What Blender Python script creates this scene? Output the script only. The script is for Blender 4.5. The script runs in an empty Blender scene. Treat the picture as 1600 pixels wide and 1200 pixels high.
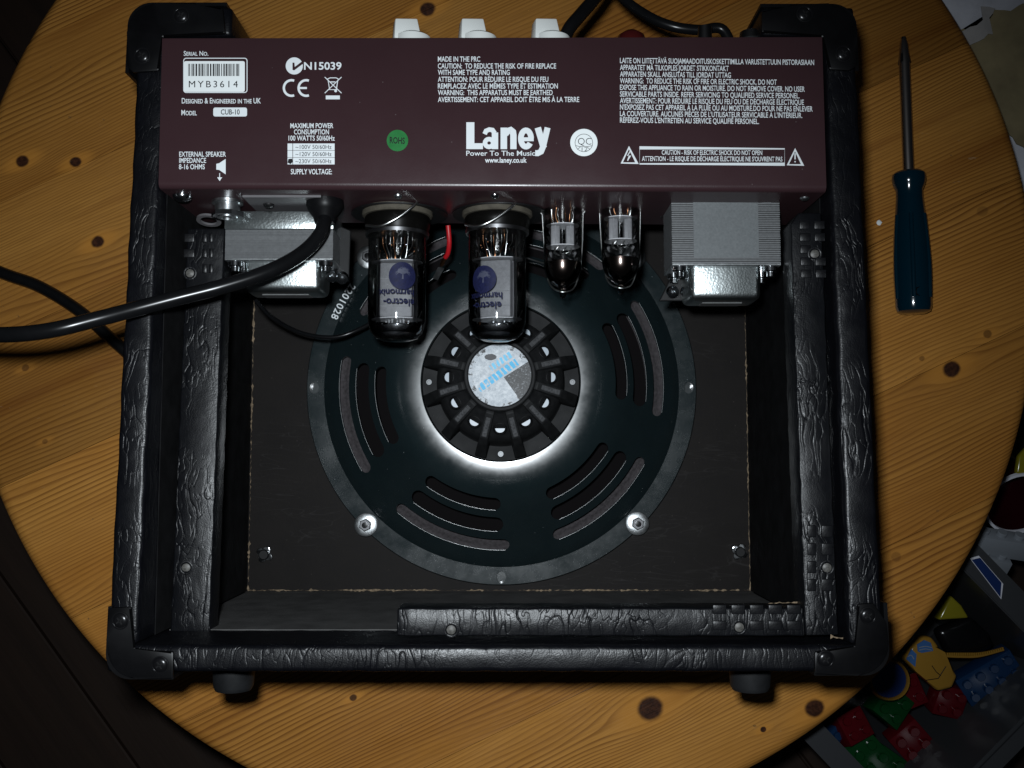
import bpy, bmesh, math, random
from mathutils import Vector, Matrix
random.seed(7)
PI = math.pi
S = bpy.context.scene
C = S.collection

# ------------------------------------------------------------------ camera
F, H, PITCH = 1570.0, 0.70, math.radians(4.5)
cd = bpy.data.cameras.new('camera'); cam = bpy.data.objects.new('camera', cd); C.objects.link(cam)
cd.sensor_width = 36.0; cd.lens = F/1600*36.0; cd.clip_start = 0.02; cd.clip_end = 50
cam.location = (0, 0, H); cam.rotation_euler = (PITCH, 0, 0)
S.camera = cam
# ------------------------------------------------------------------ world: a nearly dark room
w = bpy.data.worlds.new('World'); S.world = w; w.use_nodes = True
bg = w.node_tree.nodes['Background']; bg.inputs[0].default_value = (0.75, 0.85, 1.0, 1); bg.inputs[1].default_value = 0.006
# ------------------------------------------------------------------ the camera's flash, above and left of the lens
fd = bpy.data.lights.new('camera_flash', 'SPOT'); fl = bpy.data.objects.new('camera_flash', fd); C.objects.link(fl)
fd.energy = 13.6; fd.color = (0.88, 0.95, 1.0); fd.shadow_soft_size = 0.010
fd.spot_size = math.radians(106); fd.spot_blend = 1.0
fl.location = (-0.016, 0.027, H+0.004); fl.rotation_euler = (Vector((-0.105, -0.045, 0.08))-Vector((-0.016, 0.027, H))).to_track_quat('-Z', 'Y').to_euler()
S.view_settings.view_transform = 'Standard'; S.view_settings.look = 'None'
S.view_settings.exposure = 0.0; S.view_settings.gamma = 1.0
try: S.view_settings.use_curve_mapping = False
except Exception: pass
S.render.engine = 'CYCLES'
S.cycles.max_bounces = 5; S.cycles.diffuse_bounces = 2; S.cycles.glossy_bounces = 3; S.cycles.transparent_max_bounces = 14

# ------------------------------------------------------------------ geometry helpers
def ray(px, py):
    u = (px-800)/F; v = (600-py)/F; c, s = math.cos(PITCH), math.sin(PITCH)
    return Vector((u, v*c+s, v*s-c))
def P(px, py, z):                      # photo position -> point of the place at height z
    d = ray(px, py); return Vector((0, 0, H)) + d*((z-H)/d.z)
RA, RB, RY = 0.213, -0.05, 0.02        # the cabinet's back opening: a plane rising towards the cabinet's bottom
def zr(y, dz=0): return RA + RB*(y-RY) + dz
def R(px, py, dz=0):
    d = ray(px, py); t = (RA+dz-RB*RY-H)/(d.z-RB*d.y); return Vector((0, 0, H)) + d*t

def link(name, me, mat, parent=None, smooth=None):
    o = bpy.data.objects.new(name, me); C.objects.link(o)
    if mat is not None and len(me.materials) == 0: me.materials.append(mat)
    if smooth is not None and len(me.polygons):
        me.polygons.foreach_set('use_smooth', [True]*len(me.polygons))
        me.set_sharp_from_angle(angle=math.radians(smooth))
    if parent is not None:
        o.parent = parent
        r = parent
        while r.parent: r = r.parent
        if parent is r: o.matrix_parent_inverse = Matrix.Translation(-Vector(r.location))
    return o
def obj(name, bm, mat, parent=None, smooth=None, recalc=True):
    if recalc: bmesh.ops.recalc_face_normals(bm, faces=bm.faces[:])
    me = bpy.data.meshes.new(name); bm.to_mesh(me); bm.free()
    return link(name, me, mat, parent, smooth)
def inst(name, me, parent, mw):        # a further piece that shares mesh data
    o = bpy.data.objects.new(name, me); C.objects.link(o); o.parent = parent
    if parent.parent is None: o.matrix_parent_inverse = Matrix.Translation(-Vector(parent.location))
    o.matrix_basis = mw
    return o
def thing(name, label, cat, loc=(0, 0, 0), group=None):
    o = bpy.data.objects.new(name, None); C.objects.link(o); o.location = loc; o.empty_display_size = 0.02
    return tag(o, label, cat, group)
def tag(o, label, cat, group=None):
    o['label'] = label; o['category'] = cat
    if group: o['group'] = group
    return o
def B(): return bmesh.new()
def bevel(bm, w, seg=2, edges=None):
    bmesh.ops.bevel(bm, geom=edges if edges is not None else bm.edges[:], offset=w, segments=seg, profile=0.5, affect='EDGES', clamp_overlap=True)
    return bm
def box(bm, a, b):
    x0, y0, z0 = a; x1, y1, z1 = b
    v = [bm.verts.new(p) for p in ((x0,y0,z0),(x1,y0,z0),(x1,y1,z0),(x0,y1,z0),(x0,y0,z1),(x1,y0,z1),(x1,y1,z1),(x0,y1,z1))]
    for f in ((3,2,1,0),(4,5,6,7),(0,1,5,4),(1,2,6,5),(2,3,7,6),(3,0,4,7)): bm.faces.new([v[i] for i in f])
    return bm
def hexa(bm, p):                        # 8 free corners: bottom loop then top loop
    v = [bm.verts.new(q) for q in p]
    for f in ((3,2,1,0),(4,5,6,7),(0,1,5,4),(1,2,6,5),(2,3,7,6),(3,0,4,7)): bm.faces.new([v[i] for i in f])
    return bm
def slab(bm, x0, x1, y0, y1, dz_top, thick=None, zbot=None):   # a box whose top follows the opening's plane
    t = [(x0,y0),(x1,y0),(x1,y1),(x0,y1)]
    bot = [(x, y, zbot if zbot is not None else zr(y, dz_top-thick)) for x, y in t]
    return hexa(bm, bot+[(x, y, zr(y, dz_top)) for x, y in t])
def prism(bm, pts, lo, hi):             # outline (x,y); lo/hi give z for a point
    n = len(pts)
    a = [bm.verts.new((x, y, lo(x, y))) for x, y in pts]; b = [bm.verts.new((x, y, hi(x, y))) for x, y in pts]
    bm.faces.new(a[::-1]); bm.faces.new(b)
    for i in range(n): bm.faces.new((a[i], a[(i+1)%n], b[(i+1)%n], b[i]))
    return bm
def lathe(bm, prof, n=48, M=None, closed=False):   # prof: (r, h) about +z
    M = M or Matrix.Identity(4); rings = []
    for r, h in prof:
        if r < 1e-7: rings.append([bm.verts.new(M @ Vector((0, 0, h)))])
        else: rings.append([bm.verts.new(M @ Vector((r*math.cos(2*PI*k/n), r*math.sin(2*PI*k/n), h))) for k in range(n)])
    prs = list(zip(rings, rings[1:])) + ([(rings[-1], rings[0])] if closed else [])
    for a, b in prs:
        for k in range(n):
            q = [a[k % len(a)], a[(k+1) % len(a)], b[(k+1) % len(b)], b[k % len(b)]]
            u = []
            for v in q:
                if v not in u: u.append(v)
            if len(u) > 2: bm.faces.new(u)
    return bm
def smooth_path(pts, sub=8):
    p = [Vector(q) for q in pts]; out = []
    for i in range(len(p)-1):
        a = p[max(i-1, 0)]; b = p[i]; c = p[i+1]; d = p[min(i+2, len(p)-1)]
        for k in range(sub):
            t = k/sub
            out.append(0.5*((2*b)+(c-a)*t+(2*a-5*b+4*c-d)*t*t+(3*b-a-3*c+d)*t**3))
    out.append(p[-1]); return out
def tube(bm, pts, r, n=10, sub=8, cap=True):
    q = smooth_path(pts, sub) if sub > 1 else [Vector(x) for x in pts]
    rings = []; up = Vector((0.3, 0.2, 0.93)).normalized()
    for i, c in enumerate(q):
        t = (q[min(i+1, len(q)-1)]-q[max(i-1, 0)]).normalized()
        a = (up - t*up.dot(t)).normalized(); b = t.cross(a); up = a
        rr = r(i/(len(q)-1)) if callable(r) else r
        rings.append([bm.verts.new(c+a*math.cos(2*PI*k/n)*rr+b*math.sin(2*PI*k/n)*rr) for k in range(n)])
    for u, v in zip(rings, rings[1:]):
        for k in range(n): bm.faces.new((u[k], u[(k+1)%n], v[(k+1)%n], v[k]))
    if cap: bm.faces.new(rings[0][::-1]); bm.faces.new(rings[-1])
    return bm
def axisM(o, d):                        # local +z -> direction d
    return Matrix.Translation(Vector(o)) @ Vector((0, 0, 1)).rotation_difference(Vector(d).normalized()).to_matrix().to_4x4()

# ------------------------------------------------------------------ material helpers
class G:
    def __init__(s, name):
        s.m = bpy.data.materials.new(name); s.m.use_nodes = True
        s.t = s.m.node_tree; s.b = s.t.nodes['Principled BSDF']
    def n(s, typ, **k):
        x = s.t.nodes.new(typ)
        for a, v in k.items(): setattr(x, a, v)
        return x
    def set(s, sock, v):
        if hasattr(v, 'is_output') or isinstance(v, bpy.types.NodeSocket): s.t.links.new(v, sock)
        elif isinstance(v, (tuple, list)): sock.default_value = tuple(v) if len(v) == len(sock.default_value) else tuple(v)+(1,)
        else: sock.default_value = v
    def math(s, op, a, b=0.0, c=None):
        x = s.n('ShaderNodeMath', operation=op); s.set(x.inputs[0], a); s.set(x.inputs[1], b)
        if c is not None: s.set(x.inputs[2], c)
        return x.outputs[0]
    def vec(s, op, a, b=(0,0,0)):
        x = s.n('ShaderNodeVectorMath', operation=op); s.set(x.inputs[0], a); s.set(x.inputs[1], b); return x.outputs['Value' if op in ('LENGTH','DISTANCE','DOT_PRODUCT') else 'Vector']
    def co(s): return s.n('ShaderNodeTexCoord').outputs['Object']
    def mapping(s, v, loc=(0,0,0), rot=(0,0,0), sc=(1,1,1)):
        x = s.n('ShaderNodeMapping'); s.set(x.inputs[0], v); x.inputs[1].default_value = loc; x.inputs[2].default_value = rot; x.inputs[3].default_value = sc; return x.outputs[0]
    def noise(s, v, scale, detail=3, rough=0.5, dist=0.0, col=False):
        x = s.n('ShaderNodeTexNoise'); s.set(x.inputs['Vector'], v); x.inputs['Scale'].default_value = scale; x.inputs['Detail'].default_value = detail
        x.inputs['Roughness'].default_value = rough; x.inputs['Distortion'].default_value = dist; return x.outputs['Color' if col else 'Fac']
    def voro(s, v, scale, feat='F1'):
        x = s.n('ShaderNodeTexVoronoi', feature=feat); s.set(x.inputs['Vector'], v); x.inputs['Scale'].default_value = scale; return x.outputs['Distance']
    def ramp(s, f, stops, interp='LINEAR'):
        x = s.n('ShaderNodeValToRGB'); x.color_ramp.interpolation = interp; e = x.color_ramp.elements
        while len(e) < len(stops): e.new(0.5)
        for k, (p, c) in zip(e, stops):
            k.position = p; k.color = (c, c, c, 1) if isinstance(c, (int, float)) else tuple(c)+(1,)
        s.set(x.inputs[0], f); return x.outputs[0]
    def mix(s, f, a, b, blend='MIX'):
        x = s.n('ShaderNodeMix', data_type='RGBA', blend_type=blend); s.set(x.inputs[0], f); s.set(x.inputs[6], a); s.set(x.inputs[7], b); return x.outputs[2]
    def bump(s, h, strength=0.5, dist=0.001):
        x = s.n('ShaderNodeBump'); s.set(x.inputs['Height'], h); x.inputs['Strength'].default_value = strength; x.inputs['Distance'].default_value = dist
        s.t.links.new(x.outputs[0], s.b.inputs['Normal'])
    def p(s, **k):
        for a, v in k.items(): s.set(s.b.inputs[a.replace('_', ' ')], v)
        return s.m
def simple(name, col, rough=0.5, metal=0.0, spec=0.5, var=0.0, scale=200, bump=0.0, coat=0.0):
    g = G(name); v = g.co(); c = col
    if var:
        n = g.noise(v, scale, 4, 0.6); c = g.mix(g.ramp(n, [(0.3, 0.0), (0.7, 1.0)]), tuple(x*(1-var) for x in col), tuple(min(1, x*(1+var)) for x in col))
        r = g.noise(v, scale*0.5, 3); rough_s = g.math('MULTIPLY_ADD', r, rough*0.5, rough*0.75)
    else: rough_s = rough
    if bump: g.bump(g.noise(v, scale*3, 4, 0.6), bump, 0.0004)
    return g.p(Base_Color=c, Roughness=rough_s, Metallic=metal, Specular_IOR_Level=spec, Coat_Weight=coat)

GA = math.radians(25.0)                 # direction of the pine boards
KN = [(70,690,4,.5),(1440,560,4,.5),(118,253,8,1),(153,378,9,1),(35,252,9,1),(668,14,11,1),(1016,1107,17,1.2),(1273,1107,13,1.1),(1193,1140,4,1),(1487,577,12,1),(1543,522,6,.6),(552,1090,5,.9),(1400,870,7,.35),(1535,330,8,.3),(40,575,5,.6)]
def wood(name, base, dark, late, knots):
    g = G(name); v0 = g.co()
    v = g.mapping(v0, rot=(0, 0, -GA)); oi = g.n('ShaderNodeObjectInfo').outputs['Random']
    off = g.n('ShaderNodeCombineXYZ'); g.set(off.inputs[0], g.math('MULTIPLY', oi, 3.1)); g.set(off.inputs[2], g.math('MULTIPLY', oi, 7.7))
    vv = g.vec('ADD', v, off.outputs[0])
    sep = g.n('ShaderNodeSeparateXYZ'); g.set(sep.inputs[0], vv)
    f = sep.outputs[1]
    n1 = g.noise(g.mapping(vv, sc=(1.3, 7.0, 1)), 1.6, 2, 0.45); n2 = g.noise(g.mapping(vv, sc=(4.0, 22.0, 1)), 2.0, 2)
    f = g.math('ADD', f, g.math('MULTIPLY', g.math('SUBTRACT', n1, 0.5), 0.038))
    f = g.math('ADD', f, g.math('MULTIPLY', g.math('SUBTRACT', n2, 0.5), 0.007))
    kd = None; halo = None; kn0 = g.vec('MULTIPLY', g.vec('SUBTRACT', g.noise(v, 160, 2, col=True), (0.5, 0.5, 0.5)), (0.0016, 0.0016, 0))
    for px, py, r, a in knots:
        q = P(px, py, 0); rw = r*H/F
        qx = q.x*math.cos(GA)+q.y*math.sin(GA); qy = -q.x*math.sin(GA)+q.y*math.cos(GA)
        dv = g.vec('SUBTRACT', v, (qx, qy, 0)); 
        ds = g.vec('LENGTH', g.vec('MULTIPLY', dv, (0.42, 1.0, 0)))
        dk = g.vec('LENGTH', g.vec('MULTIPLY', g.vec('ADD', dv, kn0), (0.9, 1.0, 0)))
        sy = g.n('ShaderNodeSeparateXYZ'); g.set(sy.inputs[0], dv)
        fall = g.math('POWER', 2.718, g.math('MULTIPLY', g.math('POWER', g.math('DIVIDE', ds, rw*2.1), 2.0), -1.0))
        # grain parts around the knot
        f = g.math('SUBTRACT', f, g.math('MULTIPLY', g.math('MULTIPLY', sy.outputs[1], fall), 0.75*a))
        core = g.n('ShaderNodeMapRange', interpolation_type='SMOOTHSTEP'); g.set(core.inputs[0], dk); core.inputs[1].default_value = rw*1.25; core.inputs[2].default_value = rw*0.8; core.inputs[3].default_value = 0; core.inputs[4].default_value = min(1, a)
        hl = g.n('ShaderNodeMapRange', interpolation_type='SMOOTHSTEP'); g.set(hl.inputs[0], ds); hl.inputs[1].default_value = rw*2.2; hl.inputs[2].default_value = rw*0.8; hl.inputs[3].default_value = 0; hl.inputs[4].default_value = 0.6*min(1, a)
        kd = core.outputs[0] if kd is None else g.math('MAXIMUM', kd, core.outputs[0])
        halo = hl.outputs[0] if halo is None else g.math('MAXIMUM', halo, hl.outputs[0])
    # growth rings: slow early wood, quick dark late wood, uneven spacing
    sp = g.noise(g.mapping(vv, sc=(0.6, 5.0, 1)), 2.5, 1)
    ph = g.math('ADD', g.math('MULTIPLY', f, 350.0), g.math('MULTIPLY', sp, 14.0))
    fr = g.math('FRACT', ph)
    late_l = g.ramp(fr, [(0.0, 0.0), (0.45, 0.12), (0.80, 0.85), (0.90, 1.0), (1.0, 0.0)])
    contrast = g.ramp(g.noise(g.mapping(vv, sc=(0.8, 6.0, 1)), 3.0, 2), [(0.3, 0.2), (0.7, 1.0)])
    late_f = g.math('MULTIPLY', late_l, contrast)
    broad = g.noise(g.mapping(vv, sc=(0.5, 3.0, 1)), 5.0, 3)
    fib = g.noise(g.mapping(vv, sc=(14, 330, 14)), 2.2, 3, 0.7)
    col = g.mix(g.ramp(broad, [(0.3, 0.0), (0.72, 1.0)]), base, dark)
    col = g.mix(g.math('MULTIPLY', late_f, 0.88), col, late)
    col = g.mix(g.ramp(fib, [(0.35, 0.22), (0.6, 0.0)]), col, late)
    # warmer heart-wood streaks
    st = g.noise(g.mapping(vv, sc=(1.0, 16.0, 1)), 2.3, 2)
    col = g.mix(g.ramp(st, [(0.60, 0.0), (0.72, 0.42)]), col, tuple(x*y for x, y in zip(late, (1.25, 1.0, 0.8))))
    brd = g.math('MULTIPLY_ADD', oi, 0.45, 0.74)
    col = g.mix(1.0, col, g.n('ShaderNodeCombineColor').outputs[0], 'MIX') if False else col
    hs = g.n('ShaderNodeHueSaturation'); g.set(hs.inputs['Value'], brd); g.set(hs.inputs['Color'], col); col = hs.outputs[0]
    if knots:
        col = g.mix(halo, col, tuple(x*y for x, y in zip(base, (1.05, 0.95, 0.75))))
        kn = g.noise(v, 420, 3)
        col = g.mix(kd, col, g.mix(g.ramp(kn, [(0.4, 0.0), (0.65, 1.0)]), (0.030, 0.011, 0.006), (0.062, 0.022, 0.010)))
    # dents, dark specks and pale scuffs of use
    spk = g.voro(g.mapping(v0, sc=(1, 1, 1), rot=(0, 0, 0.7)), 75); spm = g.noise(v0, 14, 2)
    sz = g.math('MULTIPLY', g.ramp(spm, [(0.42, 0.0), (0.64, 1.0)]), 0.095)
    sp1 = g.math('LESS_THAN', spk, sz)
    col = g.mix(g.math('MULTIPLY', sp1, g.ramp(g.noise(v0, 900, 2), [(0.45, 0.0), (0.6, 0.6)])), col, (0.05, 0.045, 0.03))
    sc = g.noise(g.mapping(v0, rot=(0, 0, 0.9), sc=(1, 6, 1)), 55, 4, 0.75)
    scm = g.noise(v0, 7, 2)
    scf = g.math('MULTIPLY', g.ramp(sc, [(0.66, 0.0), (0.74, 1.0)]), g.ramp(scm, [(0.5, 0.0), (0.68, 0.5)]))
    col = g.mix(scf, col, (0.62, 0.5, 0.33))
    h = g.math('SUBTRACT', fib, g.math('MULTIPLY', sp1, 1.5))
    g.bump(h, 0.35, 0.0005)
    ro = g.math('MULTIPLY_ADD', g.noise(v0, 30, 4, 0.7), 0.35, 0.24)
    return g.p(Base_Color=col, Roughness=ro, Specular_IOR_Level=0.4)
M_pine = wood('oiled_pine', (0.53, 0.252, 0.054), (0.37, 0.148, 0.024), (0.125, 0.037, 0.006), KN)

def tolex(name, base, crease=1.0, rough=0.42, ang=0.6):
    g = G(name); v = g.co()
    a = g.vec('ADD', g.mapping(v, rot=(0, 0, ang), sc=(1.0, 0.24, 0.6)), g.vec('MULTIPLY', g.noise(v, 38, 2, col=True), (0.012, 0.012, 0.012)))
    def ridge(scale, d):
        n = g.noise(a, scale, d, 0.55, 0.15); r = g.math('ABSOLUTE', g.math('SUBTRACT', n, 0.5)); return g.ramp(r, [(0.0, 0.0), (0.022, 0.8), (0.06, 1.0)])
    c1 = ridge(120, 1); c2 = ridge(270, 1)
    msk = g.ramp(g.noise(v, 24, 2), [(0.40, 0.05), (0.66, 1.0)])
    hgt = g.math('MULTIPLY', g.math('ADD', c1, g.math('MULTIPLY', c2, 0.55)), msk)
    lump = g.noise(v, 70, 3); grain = g.voro(v, 1500)
    h = g.math('ADD', g.math('MULTIPLY', hgt, crease), g.math('ADD', g.math('MULTIPLY', lump, 0.9), g.math('MULTIPLY', grain, 0.10)))
    g.bump(h, 0.62, 0.0007)
    dust = g.ramp(g.noise(v, 130, 5, 0.7), [(0.5, 0.0), (0.8, 0.4)])
    col = g.mix(dust, base, tuple(min(1, x*2.6) for x in base))
    ro = g.math('MULTIPLY_ADD', g.noise(v, 90, 3), 0.25, rough-0.1)
    return g.p(Base_Color=col, Roughness=ro, Specular_IOR_Level=0.30)
M_tolex = tolex('black_vinyl', (0.0026, 0.0028, 0.0040), 0.62, 0.34)
M_tolex2 = tolex('black_vinyl_batten', (0.0034, 0.0037, 0.0048), 0.8, 0.35, -0.7)
M_plastic = simple('black_moulded_plastic', (0.0035, 0.0035, 0.004), 0.40, spec=0.16, var=0.3, scale=60, bump=0.08)
M_rubber = simple('black_rubber', (0.0095, 0.010, 0.011), 0.62, spec=0.3, var=0.3, scale=120)
M_dullscrew = simple('dull_zinc_screw', (0.10, 0.105, 0.11), 0.4, metal=0.4)
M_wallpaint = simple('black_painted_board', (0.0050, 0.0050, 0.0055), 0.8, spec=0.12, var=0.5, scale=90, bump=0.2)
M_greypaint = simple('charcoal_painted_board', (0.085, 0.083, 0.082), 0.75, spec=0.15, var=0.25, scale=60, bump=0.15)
def baffle_mat():
    g = G('brown_black_baffle_board'); v = g.co()
    n = g.noise(v, 40, 5, 0.65); c = g.mix(g.ramp(n, [(0.3, 0.0), (0.75, 1.0)]), (0.0055, 0.0042, 0.0038), (0.0088, 0.0068, 0.0060))
    for rot, sc in ((0.5, 9), (2.1, 7), (1.2, 12)):
        s = g.noise(g.mapping(v, rot=(0, 0, rot), sc=(1, 7, 1)), sc, 2, 0.4, 1.5); r = g.math('ABSOLUTE', g.math('SUBTRACT', s, 0.5))
        m = g.math('MULTIPLY', g.ramp(r, [(0.0, 0.22), (0.005, 0.0)]), g.ramp(g.noise(v, 16, 2), [(0.52, 0.0), (0.62, 1.0)]))
        c = g.mix(m, c, (0.05, 0.047, 0.046))
    sp = g.math('LESS_THAN', g.voro(v, 130), 0.05); c = g.mix(g.math('MULTIPLY', sp, 0.2), c, (0.12, 0.1, 0.09))
    g.bump(g.noise(v, 500, 4, 0.7), 0.15, 0.0004)
    return g.p(Base_Color=c, Roughness=0.6, Specular_IOR_Level=0.14)
M_baffle = baffle_mat()
M_raw = simple('raw_board_edge', (0.20, 0.15, 0.10), 0.9, spec=0.1, var=0.6, scale=500)
def maroon():
    g = G('maroon_powder_coat'); v = g.co()
    c = g.mix(g.noise(v, 25, 3), (0.034, 0.0165, 0.0192), (0.041, 0.0200, 0.0232)); sp = g.math('LESS_THAN', g.voro(v, 95), 0.03)
    c = g.mix(g.math('MULTIPLY', sp, 0.3), c, (0.2, 0.18, 0.18))
    g.bump(g.noise(v, 1800, 3), 0.12, 0.0003)
    return g.p(Base_Color=c, Roughness=g.math('MULTIPLY_ADD', g.noise(v, 45, 5, 0.7), 0.20, 0.22), Specular_IOR_Level=0.32, Coat_Weight=0.10, Coat_Roughness=0.18)
M_maroon = maroon()
M_print = simple('white_print', (0.72, 0.76, 0.78), 0.6, spec=0.2)
M_sticker = simple('white_sticker', (0.82, 0.86, 0.86), 0.55, spec=0.3)
M_ink = simple('black_ink', (0.012, 0.012, 0.014), 0.6, spec=0.2)
M_green = simple('green_sticker', (0.006, 0.15, 0.028), 0.5, var=0.1, scale=300)
M_black = simple('black_anodised', (0.004, 0.004, 0.0045), 0.5, spec=0.3)
M_steel = simple('zinc_steel', (0.50, 0.52, 0.53), 0.33, metal=1.0, var=0.15, scale=400, bump=0.1)
M_chrome = simple('bright_plated_steel', (0.62, 0.64, 0.66), 0.16, metal=1.0)
M_darksteel = simple('dark_steel', (0.12, 0.12, 0.125), 0.35, metal=1.0)
M_white = simple('white_knob_plastic', (0.72, 0.74, 0.72), 0.38, spec=0.5, coat=0.2)
def galv():
    g = G('galvanised_bell_cover'); v = g.co()
    n = g.voro(v, 900); n2 = g.noise(v, 260, 4, 0.7)
    c = g.mix(n2, (0.36, 0.40, 0.40), (0.60, 0.64, 0.64)); g.bump(g.math('ADD', g.math('MULTIPLY', n, 0.6), n2), 0.16, 0.0005)
    return g.p(Base_Color=c, Roughness=0.30, Metallic=1.0)
M_galv = galv()
M_lam = simple('silicon_steel_laminations', (0.15, 0.155, 0.16), 0.6, metal=0.35, spec=0.4, var=0.15, scale=700, bump=0.1)
M_lamline = simple('lacquered_gap', (0.02, 0.021, 0.022), 0.7)
M_greyplate = simple('grey_painted_plate', (0.105, 0.10, 0.105), 0.5, var=0.1, scale=60)
def basket():
    g = G('dark_green_grey_enamel'); v = g.co()
    n = g.noise(v, 60, 4, 0.65); c = g.mix(n, (0.0068, 0.0122, 0.0140), (0.0110, 0.0185, 0.0205))
    sm = g.noise(v, 34, 4, 0.75); r = g.math('MULTIPLY_ADD', g.ramp(sm, [(0.35, 0.0), (0.7, 1.0)]), 0.14, 0.20)
    sp = g.math('LESS_THAN', g.voro(v, 120), 0.035); c = g.mix(g.math('MULTIPLY', sp, 0.6), c, (0.25, 0.27, 0.28))
    g.bump(g.noise(v, 90, 2, 0.5), 0.05, 0.0005)
    return g.p(Base_Color=c, Roughness=r, Specular_IOR_Level=0.5, Coat_Weight=g.ramp(g.noise(v, 70, 4, 0.7), [(0.38, 0.15), (0.6, 0.7)]), Coat_Roughness=g.math('MULTIPLY_ADD', g.noise(v, 48, 5, 0.75), 0.22, 0.06))
M_basket = basket()
M_hub = simple('cast_black_magnet_cover', (0.0115, 0.0118, 0.0125), 0.65, spec=0.2, var=0.3, scale=300, bump=0.25)
M_rib = simple('pale_rib_top', (0.060, 0.061, 0.064), 0.65, spec=0.3, var=0.5, scale=600, bump=0.3)  # lighter grey than the cover, for a strip along each rib top
M_cone = simple('black_paper_cone', (0.006, 0.005, 0.0055), 0.9, spec=0.1)
M_surround = simple('grey_cloth_surround', (0.060, 0.054, 0.057), 0.85, spec=0.1, var=0.35, scale=500, bump=0.3)
M_phenol = simple('black_phenolic_base', (0.003, 0.0028, 0.0025), 0.34, spec=0.10)
M_ceramic = simple('cream_ceramic_socket', (0.070, 0.062, 0.048), 0.7, spec=0.2, var=0.25)
M_plate = simple('grey_tube_plate', (0.19, 0.19, 0.20), 0.55, metal=0.1, spec=0.3, var=0.15, scale=500)
M_mica = simple('white_mica_spacer', (0.50, 0.50, 0.52), 0.5)
M_blue = simple('blue_tube_print', (0.008, 0.010, 0.042), 0.6, spec=0.2, var=0.3, scale=900)
M_getter = simple('getter_and_glint', (0.17, 0.13, 0.115), 0.16, metal=1.0)
M_copper = simple('copper_lead', (0.42, 0.20, 0.10), 0.3, metal=1.0)
M_wirebail = simple('spring_wire', (0.50, 0.51, 0.50), 0.28, metal=1.0)
M_cable = simple('black_rubber_cable', (0.005, 0.0052, 0.0058), 0.26, spec=0.32, var=0.2, scale=60)
M_red = simple('red_wire_insulation', (0.36, 0.008, 0.012), 0.35)
M_yellowtape = simple('yellow_tape', (0.42, 0.40, 0.03), 0.5)
M_jewel = simple('dark_red_jewel', (0.05, 0.006, 0.006), 0.2)
def glass_mat():
    m = bpy.data.materials.new('tube_glass'); m.use_nodes = True; t = m.node_tree; t.nodes.clear()
    o = t.nodes.new('ShaderNodeOutputMaterial'); mx = t.nodes.new('ShaderNodeMixShader'); tr = t.nodes.new('ShaderNodeBsdfTransparent'); gl = t.nodes.new('ShaderNodeBsdfGlossy'); fr = t.nodes.new('ShaderNodeFresnel')
    fr.inputs[0].default_value = 1.6; tr.inputs[0].default_value = (0.985, 0.988, 0.99, 1); gl.inputs['Roughness'].default_value = 0.06
    t.links.new(fr.outputs[0], mx.inputs[0]); t.links.new(tr.outputs[0], mx.inputs[1]); t.links.new(gl.outputs[0], mx.inputs[2]); t.links.new(mx.outputs[0], o.inputs[0]); return m
M_glass = glass_mat()
def badge_mat(cx, cy):
    g = G('worn_silver_badge'); v = g.vec('SUBTRACT', g.co(), (cx, cy, 0))
    s = g.n('ShaderNodeSeparateXYZ'); g.set(s.inputs[0], g.mapping(v, rot=(0, 0, -0.62)))
    x, y = s.outputs[0], s.outputs[1]
    n = g.noise(v, 330, 5, 0.75); n2 = g.noise(v, 110, 4, 0.7)
    c = g.mix(g.ramp(n, [(0.35, 0.0), (0.65, 1.0)]), (0.30, 0.34, 0.38), (0.62, 0.65, 0.68))
    # printed cyan band of worn lettering blocks
    def band(y0, hw, x0, x1, fq, th):
        m = g.math('LESS_THAN', g.math('ABSOLUTE', g.math('SUBTRACT', y, y0)), hw)
        m = g.math('MULTIPLY', m, g.math('LESS_THAN', g.math('ABSOLUTE', g.math('SUBTRACT', x, (x0+x1)/2)), (x1-x0)/2))
        st = g.math('GREATER_THAN', g.math('FRACT', g.math('ADD', g.math('MULTIPLY', x, fq), g.math('MULTIPLY', n2, 1.1))), th)
        return g.math('MULTIPLY', m, g.math('MULTIPLY', st, g.ramp(n2, [(0.36, 0.0), (0.44, 1.0)])))
    c = g.mix(band(0.0006, 0.0022, -0.0145, 0.0125, 330, 0.32), c, (0.05, 0.42, 0.70))
    c = g.mix(band(0.0062, 0.0019, -0.002, 0.013, 360, 0.4), c, (0.16, 0.52, 0.76))
    # black printed sector and worn patches
    sec = g.math('MULTIPLY', g.math('LESS_THAN', g.math('ADD', y, g.math('MULTIPLY', x, 0.05)), -0.0022), g.math('GREATER_THAN', x, 0.0012))
    c = g.mix(g.math('MULTIPLY', sec, g.ramp(g.noise(v, 900, 4, 0.8), [(0.54, 1.0), (0.70, 0.3)])), c, (0.012, 0.012, 0.013))
    d = g.vec('LENGTH', g.vec('MULTIPLY', g.vec('SUBTRACT', v, (-0.0055, 0.0105, 0)), (0.5, 1, 0)))
    c = g.mix(g.math('LESS_THAN', g.math('ADD', d, g.math('MULTIPLY', n2, 0.002)), 0.0026), c, (0.03, 0.03, 0.035))
    rr = g.vec('LENGTH', g.vec('MULTIPLY', v, (1, 1, 0)))
    c = g.mix(g.math('MULTIPLY', g.math('GREATER_THAN', rr, 0.0155), g.ramp(n, [(0.52, 0.0), (0.58, 1.0)])), c, (0.02, 0.02, 0.022))
    g.bump(n, 0.25, 0.0003)
    return g.p(Base_Color=c, Roughness=0.42, Specular_IOR_Level=0.25)
M_blueplastic = G('translucent_blue_handle'); M_blueplastic = M_blueplastic.p(Base_Color=(0.0015, 0.024, 0.042), Roughness=0.13, Transmission_Weight=0.35, IOR=1.5, Coat_Weight=0.5)

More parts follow.
